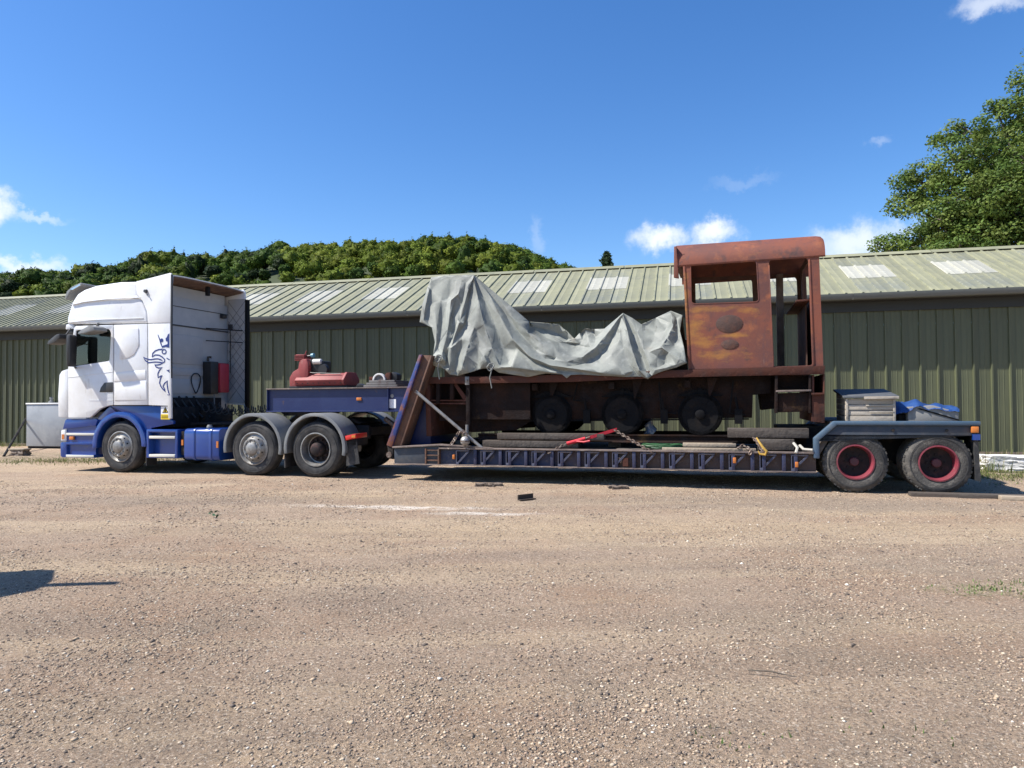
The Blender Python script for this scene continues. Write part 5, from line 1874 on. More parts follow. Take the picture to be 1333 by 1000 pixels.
def loco_mats():
    mat('pillar_brown', (.15, .11, .085), .85, 0, [((.08, .055, .04), 4, .45, .7, 8)], bump=.2)
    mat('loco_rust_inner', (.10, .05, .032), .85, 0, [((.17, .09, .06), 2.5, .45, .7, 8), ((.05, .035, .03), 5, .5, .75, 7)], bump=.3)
    m = mat('loco_rust', (.19, .056, .030), .72, 0, [((.115, .042, .033), 1.3, .44, .60, 10), ((.29, .092, .036), 2.6, .54, .70, 10), ((.075, .036, .03), 2.1, .58, .68, 10), ((.09, .038, .03), 7, .56, .72, 9), ((.11, .045, .04), 3, .56, .70, 9, (3, 3, .6)),
            ((.27, .16, .11), 5, .66, .82, 8, (2.5, 2.5, .5)), ((.13, .048, .042), .9, .50, .66, 8)], bump=.10, bscale=26)
    # patches of old yellow primer on the panel below the window
    nt = m.node_tree
    N, Lk = nt.nodes, nt.links
    b = N['Principled BSDF']
    cur = b.inputs['Base Color'].links[0].from_socket
    tc = N.new('ShaderNodeTexCoord')
    nz = N.new('ShaderNodeTexNoise'); nz.inputs['Scale'].default_value = 6.5; nz.inputs['Detail'].default_value = 10; nz.inputs['Roughness'].default_value = .72
    sm = N.new('ShaderNodeMapping'); sm.inputs['Scale'].default_value = (.55, 1, 1.15)
    Lk.new(tc.outputs['Object'], sm.inputs['Vector']); Lk.new(sm.outputs[0], nz.inputs['Vector'])
    base = (TR.X(553, 495, .3) + 3.4, 1.28, ZD)
    tot = None
    for px, py, rx, ry in ((925, 403, .50, .06), (905, 430, .16, .26), (955, 437, .36, .05), (915, 446, .26, .10), (970, 405, .2, .05), (893, 400, .05, .6), (940, 462, .4, .10)):
        c = TR.at(px, py, .34)
        mp = N.new('ShaderNodeMapping'); mp.vector_type = 'TEXTURE'
        mp.inputs['Location'].default_value = (c[0] - base[0], .34 - base[1], c[1] - base[2])
        mp.inputs['Scale'].default_value = (rx, .2, ry)
        Lk.new(tc.outputs['Object'], mp.inputs['Vector'])
        ln = N.new('ShaderNodeVectorMath'); ln.operation = 'LENGTH'
        Lk.new(mp.outputs[0], ln.inputs[0])
        mr = N.new('ShaderNodeMapRange'); mr.inputs['From Min'].default_value = 1.5; mr.inputs['From Max'].default_value = .2
        Lk.new(ln.outputs['Value'], mr.inputs['Value'])
        if tot is None:
            tot = mr.outputs[0]
        else:
            mx = N.new('ShaderNodeMath'); mx.operation = 'MAXIMUM'
            Lk.new(tot, mx.inputs[0]); Lk.new(mr.outputs[0], mx.inputs[1]); tot = mx.outputs[0]
    ad = N.new('ShaderNodeMath'); ad.operation = 'MULTIPLY_ADD'
    Lk.new(tot, ad.inputs[0]); ad.inputs[1].default_value = .30
    Lk.new(nz.outputs['Fac'], ad.inputs[2])
    mr = N.new('ShaderNodeMapRange'); mr.inputs['From Min'].default_value = .60; mr.inputs['From Max'].default_value = .98
    Lk.new(ad.outputs[0], mr.inputs['Value'])
    mx = N.new('ShaderNodeMix'); mx.data_type = 'RGBA'
    Lk.new(mr.outputs[0], mx.inputs['Factor']); Lk.new(cur, mx.inputs['A'])
    mx.inputs['B'].default_value = (.38, .17, .028, 1)
    Lk.new(mx.outputs['Result'], b.inputs['Base Color'])


loco_mats()
build_loco()


# ================================================================== THE TARPAULIN
def build_tarp():
    """The sheet, fold by fold: ridges and valleys of the cloth laid out over the loco, each with its own depth."""
    from mathutils.geometry import delaunay_2d_cdt
    K = 3.525

    def px(q): return 540 + q[0] / K, 340 + q[1] / K
    out = [(22, 280), (34, 200), (58, 120), (75, 75), (130, 66), (200, 64), (270, 62), (350, 130), (440, 205), (525, 278), (600, 284), (660, 290), (700, 322), (732, 356), (756, 330),
           (780, 308), (825, 312), (870, 310), (915, 272), (955, 238), (1000, 262), (1040, 290), (1110, 258), (1175, 228), (1228, 248), (1216, 320), (1236, 400), (1248, 468), (1200, 488), (1130, 508), (1088, 526), (1070, 542),
           (1040, 530), (960, 532), (860, 526), (760, 520), (716, 522), (697, 538), (676, 520), (600, 516), (520, 532), (440, 520), (385, 512), (352, 490), (300, 496), (250, 512), (200, 526), (160, 520), (128, 492), (98, 486), (74, 474), (84, 430), (92, 372), (78, 304), (60, 296)]
    sil = [(-40, 90), (75, 75), (270, 62), (350, 130), (440, 205), (525, 278), (660, 290), (732, 356), (780, 308), (870, 310), (955, 238), (1040, 290), (1175, 228), (1240, 240), (1300, 250)]
    hemy = [(0, 500), (130, 495), (200, 525), (352, 490), (520, 530), (700, 530), (1070, 540), (1250, 470)]
    # polylines of points (x, y, offset): negative stands out towards the viewer
    R_, V_ = -.075, .075
    lines = [
        [(262, 90, -.03), (240, 150, R_), (205, 280, R_ * 1.2), (165, 400, R_ * 1.3), (160, 500, -.06)],
        [(215, 90, .0), (190, 160, -.05), (150, 320, -.07), (128, 410, -.04), (110, 450, -.05)],
        [(235, 100, .02), (215, 200, V_ * .6), (178, 330, V_), (146, 430, V_), (140, 480, .03)],
        [(160, 80, 0), (120, 180, -.035), (100, 300, -.05), (98, 380, -.03)],
        [(185, 90, .0), (155, 170, .045), (122, 300, .06), (108, 390, .04)],
        [(150, 190, -.03), (200, 150, -.06), (165, 180, -.065)],
        [(170, 250, .01), (225, 285, -.045), (195, 330, .0)],
        [(150, 400, -.03), (190, 380, -.06), (225, 350, -.03)],
        [(266, 90, .03), (250, 180, V_), (232, 290, V_), (200, 420, V_), (185, 505, .04)],
        [(272, 306, -.02), (252, 370, -.08), (232, 430, -.12), (214, 500, -.13)],
        [(285, 320, .03), (292, 400, .04), (290, 480, .04)],
        [(318, 434, -.11), (306, 460, -.10), (330, 462, -.10), (338, 440, -.06)],
        [(272, 75, -.02), (292, 180, -.085), (318, 290, -.11), (355, 400, -.11), (388, 482, -.08)],
        [(278, 85, .03), (325, 190, .06), (370, 300, V_), (405, 400, V_), (430, 470, .04)],
        [(290, 78, 0), (345, 160, -.06), (395, 260, -.10), (450, 360, -.13), (530, 440, -.15), (620, 478, -.15), (720, 492, -.13), (850, 512, -.09), (960, 524, -.05)],
        [(345, 150, .03), (415, 240, .05), (480, 330, .06), (550, 405, .05), (640, 450, .04)],
        [(470, 400, .02), (560, 470, .03), (660, 502, .03), (780, 510, .02)],
        [(400, 190, 0), (450, 262, -.05), (520, 330, -.08), (575, 372, -.06), (640, 388, -.02)],
        [(440, 310, -.02), (480, 370, -.06), (560, 420, -.05), (600, 448, .0)],
        [(525, 350, .0), (565, 396, -.04), (600, 430, -.06), (650, 440, -.02)],
        [(530, 292, .14), (600, 350, .20), (660, 372, .18), (740, 385, .14), (790, 395, .06)],
        [(545, 290, .20), (600, 312, .22), (650, 330, .24), (700, 360, .22)],
        [(575, 310, .17), (630, 345, .15), (690, 372, .12), (760, 380, .08)],
        [(782, 314, .05), (795, 350, .02), (806, 392, .0)],
        [(770, 330, .10), (770, 360, .10), (780, 388, .06)],
        [(820, 320, .10), (830, 350, .09), (826, 376, .03)],
        [(640, 455, .0), (700, 462, -.03), (770, 440, -.08), (830, 395, -.10), (885, 330, -.10), (940, 256, -.04)],
        [(660, 420, -.03), (720, 432, -.01), (780, 420, -.02), (820, 392, -.05)],
        [(700, 484, .02), (780, 470, .07), (845, 430, .10), (890, 380, .10), (925, 310, .07), (948, 258, .02)],
        [(860, 470, .0), (900, 430, -.03), (940, 360, -.03)],
        [(930, 480, -.04), (960, 500, -.05), (1000, 505, -.03)],
        [(955, 244, -.02), (975, 320, -.09), (1000, 420, -.13), (1030, 500, -.13), (1064, 536, -.06)],
        [(940, 300, .0), (958, 400, .02), (990, 480, .02), (1020, 520, .02)],
        [(962, 250, .03), (1000, 330, .08), (1035, 420, .09), (1062, 500, .07)],
        [(975, 258, .0), (1020, 330, -.02), (1050, 410, -.04), (1078, 480, -.03)],
        [(1175, 236, -.03), (1184, 300, -.09), (1160, 350, -.10), (1132, 388, -.11), (1075, 418, -.04)],
        [(1060, 292, .05), (1100, 330, .09), (1150, 320, .08), (1172, 280, .04)],
        [(1050, 345, .0), (1090, 372, .05), (1130, 366, .02)],
        [(1132, 396, -.11), (1165, 420, -.06), (1215, 448, -.07), (1240, 462, -.03)],
        [(1200, 260, .04), (1204, 330, .06), (1190, 390, .05), (1220, 420, .0)],
        [(1132, 400, -.10), (1110, 440, -.05), (1082, 470, -.02)],
        [(1150, 430, .05), (1150, 470, .06), (1110, 490, .03)],
        [(1100, 500, -.03), (1150, 490, -.05), (1200, 474, -.03)],
        [(40, 270, -.02), (50, 200, -.05), (66, 130, -.03)], [(62, 280, .05), (68, 200, .06), (76, 130, .03)],
        [(100, 440, -.10), (118, 428, -.05), (128, 446, -.11), (112, 466, -.05), (92, 456, -.11), (140, 458, -.09)],
        [(385, 492, -.07), (440, 486, -.12), (540, 500, -.14), (640, 512, -.11)], [(400, 500, .0), (470, 506, -.02), (560, 518, -.03)]]
    pts, edges = [], []

    def add(x, y, o):
        pts.append((x, y, o))
        return len(pts) - 1
    n0 = len(out)
    for x, y in out:
        add(x, y, 0.0)
    edges += [(k, (k + 1) % n0) for k in range(n0)]
    for ln in lines:
        ids = [add(*q) for q in ln]
        edges += list(zip(ids[:-1], ids[1:]))
    v2 = [Vector((a, b)) for a, b, _ in pts]
    res = delaunay_2d_cdt(v2, edges, [], 0, .5)
    rv, rf, orig = res[0], res[2], res[3]
    outv = [Vector(q) for q in out]

    def inside(c):
        ok = False
        for k in range(n0):
            a, b = out[k], out[(k + 1) % n0]
            if (a[1] > c[1]) != (b[1] > c[1]) and c[0] < (b[0] - a[0]) * (c[1] - a[1]) / (b[1] - a[1]) + a[0]:
                ok = not ok
        return ok
    # offsets at the output vertices (crossings of two creases take a mean)
    off = []
    for k, v in enumerate(rv):
        if orig[k]:
            off.append(pts[orig[k][0]][2])
        else:
            d = sorted(((v.x - a) ** 2 + (v.y - b) ** 2, o) for a, b, o in pts)[:3]
            off.append(sum(o for _, o in d) / 3)
    tris = [f for f in rf if inside((sum(rv[q].x for q in f) / len(f), sum(rv[q].y for q in f) / len(f)))]
    bm = bmesh.new()
    bv = [bm.verts.new((v.x / 100, o * 3.0, -v.y / 100)) for v, o in zip(rv, off)]
    for f in tris:
        try:
            bm.faces.new([bv[q] for q in f])
        except ValueError:
            pass
    bmesh.ops.delete(bm, geom=[v for v in bm.verts if not v.link_faces], context='VERTS')
    for k in range(3):
        bmesh.ops.subdivide_edges(bm, edges=bm.edges, cuts=1, use_grid_fill=False)
        inner = [v for v in bm.verts if not v.is_boundary]
        if k < 2:
            bmesh.ops.smooth_vert(bm, verts=inner, factor=.5, use_axis_y=True)
    inner = [v for v in bm.verts if not v.is_boundary]
    for k in range(4):
        bmesh.ops.smooth_vert(bm, verts=inner, factor=.45, use_axis_y=True)
    bm.verts.index_update()
    sx, sy = [q[0] for q in sil], [q[1] for q in sil]
    hx, hy = [q[0] for q in hemy], [q[1] for q in hemy]
    base = (TR.X(700, 490, 1.2), 1.25, TR.Z(700, 487, .28))
    V = []
    for v in bm.verts:
        x, y, o = v.co.x * 100, -v.co.z * 100, v.co.y / 3.0
        t = float(np.interp(x, sx, sy)); hh = float(np.interp(x, hx, hy))
        f = min(1, max(0, (hh - y) / max(40, hh - t)))
        Y = .235 + .40 * f ** 1.25 + o
        Y += .010 * float(lattice_noise(np.array(x), np.array(y), 22, 71)) + .006 * float(lattice_noise(np.array(x), np.array(y), 9, 72))
        Y = max(.10, Y)
        a, b = px((x, y))
        X, Z = TR.at(a, b, Y)
        V.append((X, Y, Z))
    F = [tuple(v.index for v in f.verts) for f in bm.faces]
    # carry the sheet over the top and down the far side
    bd = {}
    for e in bm.edges:
        if e.is_boundary:
            for v in e.verts:
                bd.setdefault(v.index, []).append(e.other_vert(v).index)
    crd = {v.index: (v.co.x * 100, -v.co.z * 100) for v in bm.verts}
    bm.free()

    def is_top(k):
        x, y = crd[k]
        return y < float(np.interp(x, sx, sy)) + 12 and 70 < x < 1232
    tops = sorted([k for k in bd if is_top(k)], key=lambda k: crd[k][0])
    rows = 9
    prev = {k: k for k in tops}
    r2 = np.random.default_rng(8)
    floor_z = TR.Z(700, 487, .28)
    for r in range(1, rows):
        cur = {}
        s_ = r / (rows - 1)
        for k in tops:
            X, Y, Z = V[k]
            y2 = Y + (2.3 - Y) * min(1, s_ * 1.25)
            drop = .06 * math.sin(min(1, s_ * 1.3) * math.pi) + max(0, s_ - .75) / .25 * min(.8, (Z - floor_z) * .8)
            cx_ = crd[k][0]
            if 170 < cx_ < 1232:
                drop += min(1, (cx_ - 170) / 95) * min(1, s_ * 2.5) * min(.45, (Z - floor_z) * .55) * (1 if cx_ < 760 else .6)
            cur[k] = len(V)
            V.append((X, y2, Z - drop - .01))
        for a, b in zip(tops[:-1], tops[1:]):
            if b in bd.get(a, []):
                F.append((prev[a], prev[b], cur[b], cur[a]))
        prev = cur
    me = make_mesh('tarpaulin', (V, F), 'tarp', base, smooth=0)
    me.polygons.foreach_set('use_smooth', [True] * len(me.polygons))
    o = bpy.data.objects.new('tarpaulin', me)
    COL.objects.link(o)
    o.location = TR.world(*base)
    o.rotation_euler = (0, 0, -TR.th)
    so = o.modifiers.new('thickness', 'SOLIDIFY')
    so.thickness = .004
    o['label'] = 'crumpled grey tarpaulin draped over the front half of the locomotive'
    o['category'] = 'tarpaulin'


build_tarp()


def tarp_ropes():
    for px, py, words in ((570, 468, 'short grey rope end tied at the left corner of the tarpaulin'), (638, 479, 'pale rope tail hanging below the tarpaulin hem over the frame')):
        y = .12
        a = TR.at(px, py, y)
        q = (a[0], y, a[1])
        pts = [(q[0], q[1], q[2] + .05), (q[0] + .03, q[1] - .01, q[2] - .05), (q[0] - .01, q[1] + .01, q[2] - .17), (q[0] + .02, q[1] + .03, q[2] - .36)]
        kn = [(q[0] + .05 * math.cos(a), q[1] + .02 * math.sin(2 * a), q[2] + .05 * math.sin(a)) for a in np.linspace(0, 6.283, 14, endpoint=False)]
        base = (q[0], q[1], q[2] - .3)
        single('rope', TR, base, join(tube(pts, .011, 5), tube(kn, .014, 5, True), tube([(k[0] + .02, k[1], k[2] * 1.0 + .03) for k in kn], .012, 5, True)), 'tie_rope', words, 'rope')


tarp_ropes()


# ================================================================== LOADS, LASHINGS AND LOOSE THINGS
ZNECK = TR.Z(347.5, 507.3, NECK_Y) + .022
ZREAR = TR.Z(1180, 548.4, 0)


def build_loads():
    p = TR.poly
    # ---- red donkey engine on the neck
    Y = .85
    q = p([(378, 506), (448, 506)], Y)
    t = Thing('donkey_engine', TR, ((q[0][0] + q[1][0]) / 2, 1.05, ZNECK), 'faded red donkey engine bolted on top of the blue trailer neck', 'engine')
    z0 = ZNECK
    x0, x1 = q[0][0], q[1][0]
    zt = TR.Z(410, 486, Y)
    t.part('base_skid', box(x0 - .05, x1 + .06, Y + .02, Y + .55, z0, z0 + .045), 'engine_black', bevel=.006)
    t.part('long_casing', prism_x(rounded([(Y, z0 + .05), (Y - .04, z0 + .16), (Y + .10, zt), (Y + .44, zt), (Y + .58, z0 + .16), (Y + .54, z0 + .05)], .02, 3), x0 + .12, x1 - .03), 'engine_red', bevel=.008)
    t.part('casing_end', prism_x(rounded([(Y - .02, z0 + .05), (Y - .06, z0 + .16), (Y + .09, zt + .015), (Y + .45, zt + .015), (Y + .60, z0 + .16), (Y + .56, z0 + .05)], .02, 3), x1 - .03, x1 + .02), 'engine_red', bevel=.006)
    c = p([(391, 486)], Y + .1)[0]
    zb = z0 + .05
    bell = p([(378, 504), (377.5, 492), (382, 484), (389, 480), (390, 472), (393, 468), (400, 467), (402.5, 474), (402, 490), (396, 504)], Y + .05)
    t.part('bell_housing', prism(rounded(bell, .03), Y + .02, Y + .46), 'engine_red', bevel=.02)
    hd = p([(384.5, 461.5), (396, 461.5), (396, 470), (384.5, 470)], Y + .1)
    t.part('cylinder_head', prism(hd, Y + .1, Y + .36), 'engine_red', bevel=.012)
    for k in range(4):
        a = p([(384, 463 + 2 * k), (396.6, 463 + 2 * k)], Y + .1)
        t.part('cooling_fin', box(a[0][0], a[1][0], Y + .075, Y + .385, a[0][1] - .006, a[0][1] + .006), 'engine_red')
    e = p([(402, 468), (421, 470), (421, 486), (402, 486)], Y + .12)
    t.part('engine_block', prism(e, Y + .12, Y + .42), 'engine_black', bevel=.015)
    f = p([(407, 471), (418, 471)], Y + .1)
    t.part('air_filter', lathe([(0, .04), (.01, .055), (f[1][0] - f[0][0] - .01, .055), (f[1][0] - f[0][0], .04)], (f[0][0], Y + .12, f[0][1]), 'X', 16), 'filter_white')
    g = p([(398, 464), (406, 463)], Y + .2)
    t.part('pipe', tube([(g[0][0], Y + .2, g[0][1]), (g[1][0], Y + .2, g[1][1])], .018, 6), 'engine_black')
    t.part('filler_cap', lathe([(-.03, .045), (.03, .05), (.045, .02)], (g[1][0] + .02, Y + .2, g[1][1]), 'X', 12), 'cap_teal')
    for k in range(9):
        xx = x0 + .17 + (x1 - x0 - .24) * k / 8
        t.part('casing_bolt', lathe([(-.012, .010), (.006, .012)], (xx, Y - .018, z0 + .10), 'Y', 6), 'engine_black')
    t.part('seam_strip', box(x0 + .12, x1 - .03, Y - .045, Y - .02, z0 + .150, z0 + .166), 'engine_red', bevel=.003)
    t.part('exhaust_pipe', tube([(x0 + .34, Y + .3, zt), (x0 + .40, Y + .3, zt + .16), (x0 + .50, Y + .3, zt + .20), (x0 + .62, Y + .32, zt + .08)], .02, 8), 'engine_black')
    t.part('fuel_line', tube([(x0 + .25, Y + .1, zt + .1), (x0 + .36, Y + .06, zt + .03), (x0 + .5, Y + .04, zt + .01), (x1 - .1, Y + .04, zt - .02)], .009, 5), 'engine_black')
    t.part('lever', tube([(c[0] + .05, Y + .2, TR.Z(391, 462, Y + .2)), (c[0] + .08, Y + .2, TR.Z(393, 457, Y + .2))], .012, 6), 'engine_red')
    t.part('flywheel', lathe([(0, .10), (.04, .12), (.06, .12), (.07, .05)], (TR.X(417, 481, Y), Y + .08, TR.Z(417, 481, Y)), 'Y', 20), 'engine_black')

    # ---- steel plates, a pulley and offcuts further along the neck
    q = p([(475, 500), (519, 500), (519, 509), (475, 509)], .8)
    for k in range(3):
        zz = ZNECK + .046 * k
        single('steel_plate', TR, (q[0][0] + .3, 1.1, zz), box(q[0][0] + .05 * k, q[1][0] - .04 * k, .74 + .02 * k, 1.5 - .03 * k, zz + .001, zz + .044), 'plates_grey',
               ('bottom' if k == 0 else 'middle' if k == 1 else 'top') + ' grey steel plate of the small stack on the trailer neck', 'plate', bevel=.004, group='steel plates on the trailer neck')
    zz = ZNECK + .14
    c = p([(493, 493)], .9)[0]
    w = Thing('pulley', TR, (c[0], 1.0, zz), 'pale half-round pulley lying on the stack of steel plates', 'pulley')
    w.part('rim', prism(arc(c[0], zz, .14, 0, 180, 18) + arc(c[0], zz, .105, 180, 0, 18), .9, .97), 'filter_white', bevel=.004)
    w.part('web', prism(arc(c[0], zz, .106, 0, 180, 18), .925, .945), 'plates_grey')
    w.part('sheave_block', box(c[0] - .26, c[0] + .02, .98, 1.12, zz, zz + .075), 'rust_beam', bevel=.006)
    b = p([(501, 498), (508, 498), (508, 485), (503, 484)], .95)
    single('bracket', TR, (b[0][0], 1, zz), prism([(b[0][0], zz), (b[1][0], zz), (b[2][0], b[2][1]), (b[3][0], b[3][1] - .02), (b[0][0] - .02, zz + .08)], .95, 1.1), 'rust_beam', 'small rusty bracket beside the pulley on the trailer neck', 'bracket', bevel=.006)
    b = p([(508.5, 498), (517, 498), (517, 487), (510, 484)], 1.0)
    single('gear_casing', TR, (b[0][0], 1.05, zz), prism(rounded([(b[0][0], zz), (b[1][0], zz), (b[2][0], b[2][1]), (b[3][0], b[3][1])], .03), 1.0, 1.2), 'engine_black', 'black gear casing at the right end of the plates on the neck', 'casing', bevel=.01)
    b = p([(462, 507), (474, 507), (472, 501), (466, 499)], .85)
    single('shackle_pile', TR, (b[0][0], .9, ZNECK), prism(rounded([(b[0][0], ZNECK), (b[1][0], ZNECK), (b[2][0], b[2][1]), (b[3][0], b[3][1])], .02), .85, 1.0), 'engine_black', 'small black iron lump between the engine and the plates', 'iron lump', bevel=.015)

    # ---- wooden crate on the rear platform
    Yc = .35
    q = p([(1101, 519), (1165, 519), (1165, 547), (1101, 547)], Yc)
    x0, x1, z1 = q[0][0], q[1][0], q[0][1]
    zd = ZREAR - .018
    t = Thing('wooden_crate', TR, ((x0 + x1) / 2, .85, zd), 'weathered wooden crate with a dark lid on the rear of the trailer', 'crate')
    n = 4
    hh = (z1 - zd) / n
    for k in range(n):
        a, b = zd + k * hh + .004, zd + (k + 1) * hh - .004
        off = [.0, .006, -.004, .003][k]
        t.part('front_board', box(x0, x1, Yc + off, Yc + .022 + off, a, b), 'crate_wood', bevel=.003)
        t.part('side_board', box(x0 + .002, x0 + .024, Yc + .03, Yc + .95, a, b), 'crate_wood', bevel=.003)
        t.part('side_board', box(x1 - .024, x1 - .002, Yc + .03, Yc + .95, a, b), 'crate_wood', bevel=.003)
        t.part('rear_board', box(x0, x1, Yc + .955, Yc + .98, a, b), 'crate_wood', bevel=.003)
    for a, b in ((x0 + .28, z1 - .10), (x0 + .33, z1 - .20)):
        t.part('batten', box(a, x1 - .01, Yc - .020, Yc - .006, b - .018, b), 'crate_wood', bevel=.003)
    for xx in (x0 - .004, x1 - .03):
        t.part('corner_post', box(xx, xx + .035, Yc - .014, Yc - .004, zd, z1), 'crate_wood', bevel=.003)
    t.part('crate_base', box(x0 + .03, x1 - .03, Yc + .04, Yc + .94, zd + .002, zd + .03), 'timber_grey')
    lid = [(Yc - .05, z1 + .004), (Yc - .05, z1 + .035), (Yc + 1.02, z1 + .16), (Yc + 1.02, z1 + .125)]
    t.part('lid', prism_x(lid, x0 - .04, x1 + .05), 'lid_felt', bevel=.004)
    t.part('lid_batten', box(x0 + .25, x1 + .045, Yc - .062, Yc - .051, z1 - .012, z1 + .03), 'crate_wood', bevel=.003)
    t.part('gable_board', prism_x([(Yc, z1), (Yc + .98, z1), (Yc + .98, z1 + .11)], x0 + .002, x0 + .02), 'crate_wood')
    # ---- grey trunk under a blue sheet
    q = p([(1182, 534), (1248, 537), (1248, 546), (1182, 546)], .4)
    t = Thing('grey_trunk', TR, ((q[0][0] + q[1][0]) / 2, .8, zd), 'grey trunk half covered by a blue sheet at the trailer tail', 'trunk')
    t.part('trunk_body', prism([(q[0][0], zd), (q[0][0], q[0][1] + .05), (q[0][0] + .35, q[0][1] + .07), (q[1][0], q[1][1] + .0), (q[1][0], zd)], .4, 1.1), 'trunk_grey', bevel=.012)
    t.part('trunk_band', prism([(q[0][0] + .12, q[0][1] + .02), (q[0][0] + .16, q[0][1] + .03), (q[1][0], zd + .035), (q[1][0], zd + .012)], .39, .402), 'seal_black')
    g = p([(1168, 547), (1183, 547), (1183, 538), (1169, 540)], .6)
    t.part('trunk_end', prism([(g[0][0], zd), (g[1][0], zd), (g[2][0], g[2][1]), (g[3][0], g[3][1])], .55, 1.0), 'chassis_black', bevel=.01)
    # sheet
    NX, NY = 40, 22
    sil = [(1166, 524), (1180, 522), (1192, 520.6), (1202, 524), (1212, 527), (1222, 524.5), (1232, 527), (1249, 531.5)]
    hemp = [(1166, 540), (1180, 537), (1190, 531), (1199, 529), (1206, 533), (1214, 532.6), (1230, 534.4), (1249, 536.5)]
    V, F = [], []
    r3 = np.random.default_rng(3)
    nz = r3.normal(size=(NX, NY)) * .004
    for i in range(NX):
        px = 1166 + 83 * i / (NX - 1)
        top = np.interp(px, [a for a, _ in sil], [b for _, b in sil])
        low = np.interp(px, [a for a, _ in hemp], [b for _, b in hemp])
        xa, zl = TR.at(px, low, .37)
        xb, zt = TR.at(px, top, .75)
        for j in range(NY):
            s = j / (NY - 1)
            y = .37 + .9 * s
            z = zl + (zt - zl) * min(1, s / .42) ** .6 if s < .42 else zt - .25 * (s - .42)
            z += .014 * math.sin(i * .55 + 3 * s) * (1 - abs(s - .4)) + nz[i, j]
            V.append((xa + (xb - xa) * min(1, s / .42), y + .012 * math.sin(i * 1.3), z))
    for i in range(NX - 1):
        for j in range(NY - 1):
            F.append((i * NY + j, (i + 1) * NY + j, (i + 1) * NY + j + 1, i * NY + j + 1))
    single('blue_sheet', TR, (V[0][0] + .5, .8, zd + .1), (V, F), 'sheet_blue', 'crumpled blue plastic sheet thrown over the grey trunk', 'sheet', smooth=60)

    # ---- rails and timber packing under the loco
    xa, xb = TR.X(622, 570, .5), TR.X(1050, 570, .5)
    for y, w in ((.54, 'near rusty rail laid along the trailer deck under the locomotive wheels'), (1.98, 'far rusty rail laid along the trailer deck under the locomotive wheels')):
        sec = [(y - .055, ZD + .092), (y + .055, ZD + .092), (y + .055, ZD + .107), (y + .01, ZD + .122), (y + .01, ZD + .195), (y + .034, ZD + .21), (y + .034, ZD + .235), (y - .034, ZD + .235), (y - .034, ZD + .21), (y - .01, ZD + .195), (y - .01, ZD + .122), (y - .055, ZD + .107)]
        single('rail', TR, (xa + 2, y, ZD + .03), prism_x(sec, xa, xb), 'rust_dark', w, 'rail', group='rails on the trailer deck')
    tim = [((647, 564), (786, 573), .26, .46, 'upper long dark timber of the stack below the tarpaulin'),
           ((628, 573.4), (752, 583.4), .24, .46, 'lower long dark timber of the stack below the tarpaulin'),
           ((947, 557.4), (1053, 570.6), .26, .46, 'long grey timber resting on a shorter one below the cab'),
           ((986, 571.4), (1034, 586.6), .26, .46, 'short grey timber block on the deck below the cab'),
           ((690, 583.6), (700, 585), .3, .4, None)]
    for a, b, y0, y1, w in tim:
        if not w:
            continue
        q = p([a, (b[0], a[1]), b, (a[0], b[1])], y0)
        zb = max(q[2][1], ZD + .001)
        single('timber', TR, (q[0][0] + .4, (y0 + y1) / 2, zb), box(q[0][0], q[1][0], y0, y1, zb, q[0][1]), 'timber_grey', w, 'timber', bevel=.008, group='timber packing on the trailer deck')
    for k, px in enumerate((600, 668, 735, 800, 868, 930)):
        X = TR.X(px, 580, .7)
        single('cross_timber', TR, (X, 1.2, ZD), box(X - .11, X + .11, .70, 2.1, ZD + .001, ZD + .09), 'timber_grey',
               'flat cross timber under the rails, ' + ('first', 'second', 'third', 'fourth', 'fifth', 'sixth')[k] + ' from the trailer neck', 'timber', bevel=.004, group='cross timbers under the rails')
    # pale battens along the deck edge
    q = p([(862, 584), (984, 584)], .10)
    single('pale_batten', TR, (q[0][0] + .6, .1, ZD), box(q[0][0], q[1][0], .06, .14, ZD + .001, ZD + .045), 'timber_pale', 'long pale wooden batten lying along the trailer deck edge', 'batten', bevel=.004)
    q = p([(889, 577), (958, 577)], .33)
    single('pale_plank', TR, (q[0][0] + .3, .3, ZD), box(q[0][0], q[1][0], .28, .42, ZD + .05, ZD + .11), 'timber_pale', 'short brown plank with a pale sawn end below the cab', 'plank', bevel=.004)
    single('plank_block', TR, (q[0][0] + .3, .36, ZD), box(q[0][0] + .1, q[1][0] - .2, .3, .4, ZD + .001, ZD + .049), 'timber_grey', 'dark packing block under the short brown plank', 'block')
    # green hose in loose coils
    pts = []
    c = TR.X(862, 578, .3)
    for i in range(140):
        a = i * .32
        rr = .26 + .05 * math.sin(i * .5)
        pts.append((c + rr * math.cos(a) * 1.1, .34 + .16 * math.sin(a), ZD + .03 + .05 * (i / 140) + .012 * math.sin(i * 1.7)))
    single('green_hose', TR, (c, .34, ZD), tube(pts, .016, 6), 'hose_green', 'loose coil of green hose on the deck under the frames', 'hose')
    # bundle of cloth by the rear wheel
    c = TR.at(846, 556, .95)
    V, F = lathe([(-.12, .02), (-.10, .08), (-.02, .10), (.06, .08), (.12, .03)], (c[0], .95, c[1] - .02), 'Z', 14)
    V = [(x + .03 * math.sin(z * 40 + y * 17), y + .02 * math.sin(x * 50), z + .02 * math.sin(x * 37 + y * 21)) for x, y, z in V]
    single('rag_bundle', TR, (c[0], .95, c[1] - .14), (V, F), 'cloth_blue', 'blue and white rag bundle stuffed between the loco wheels', 'rag')

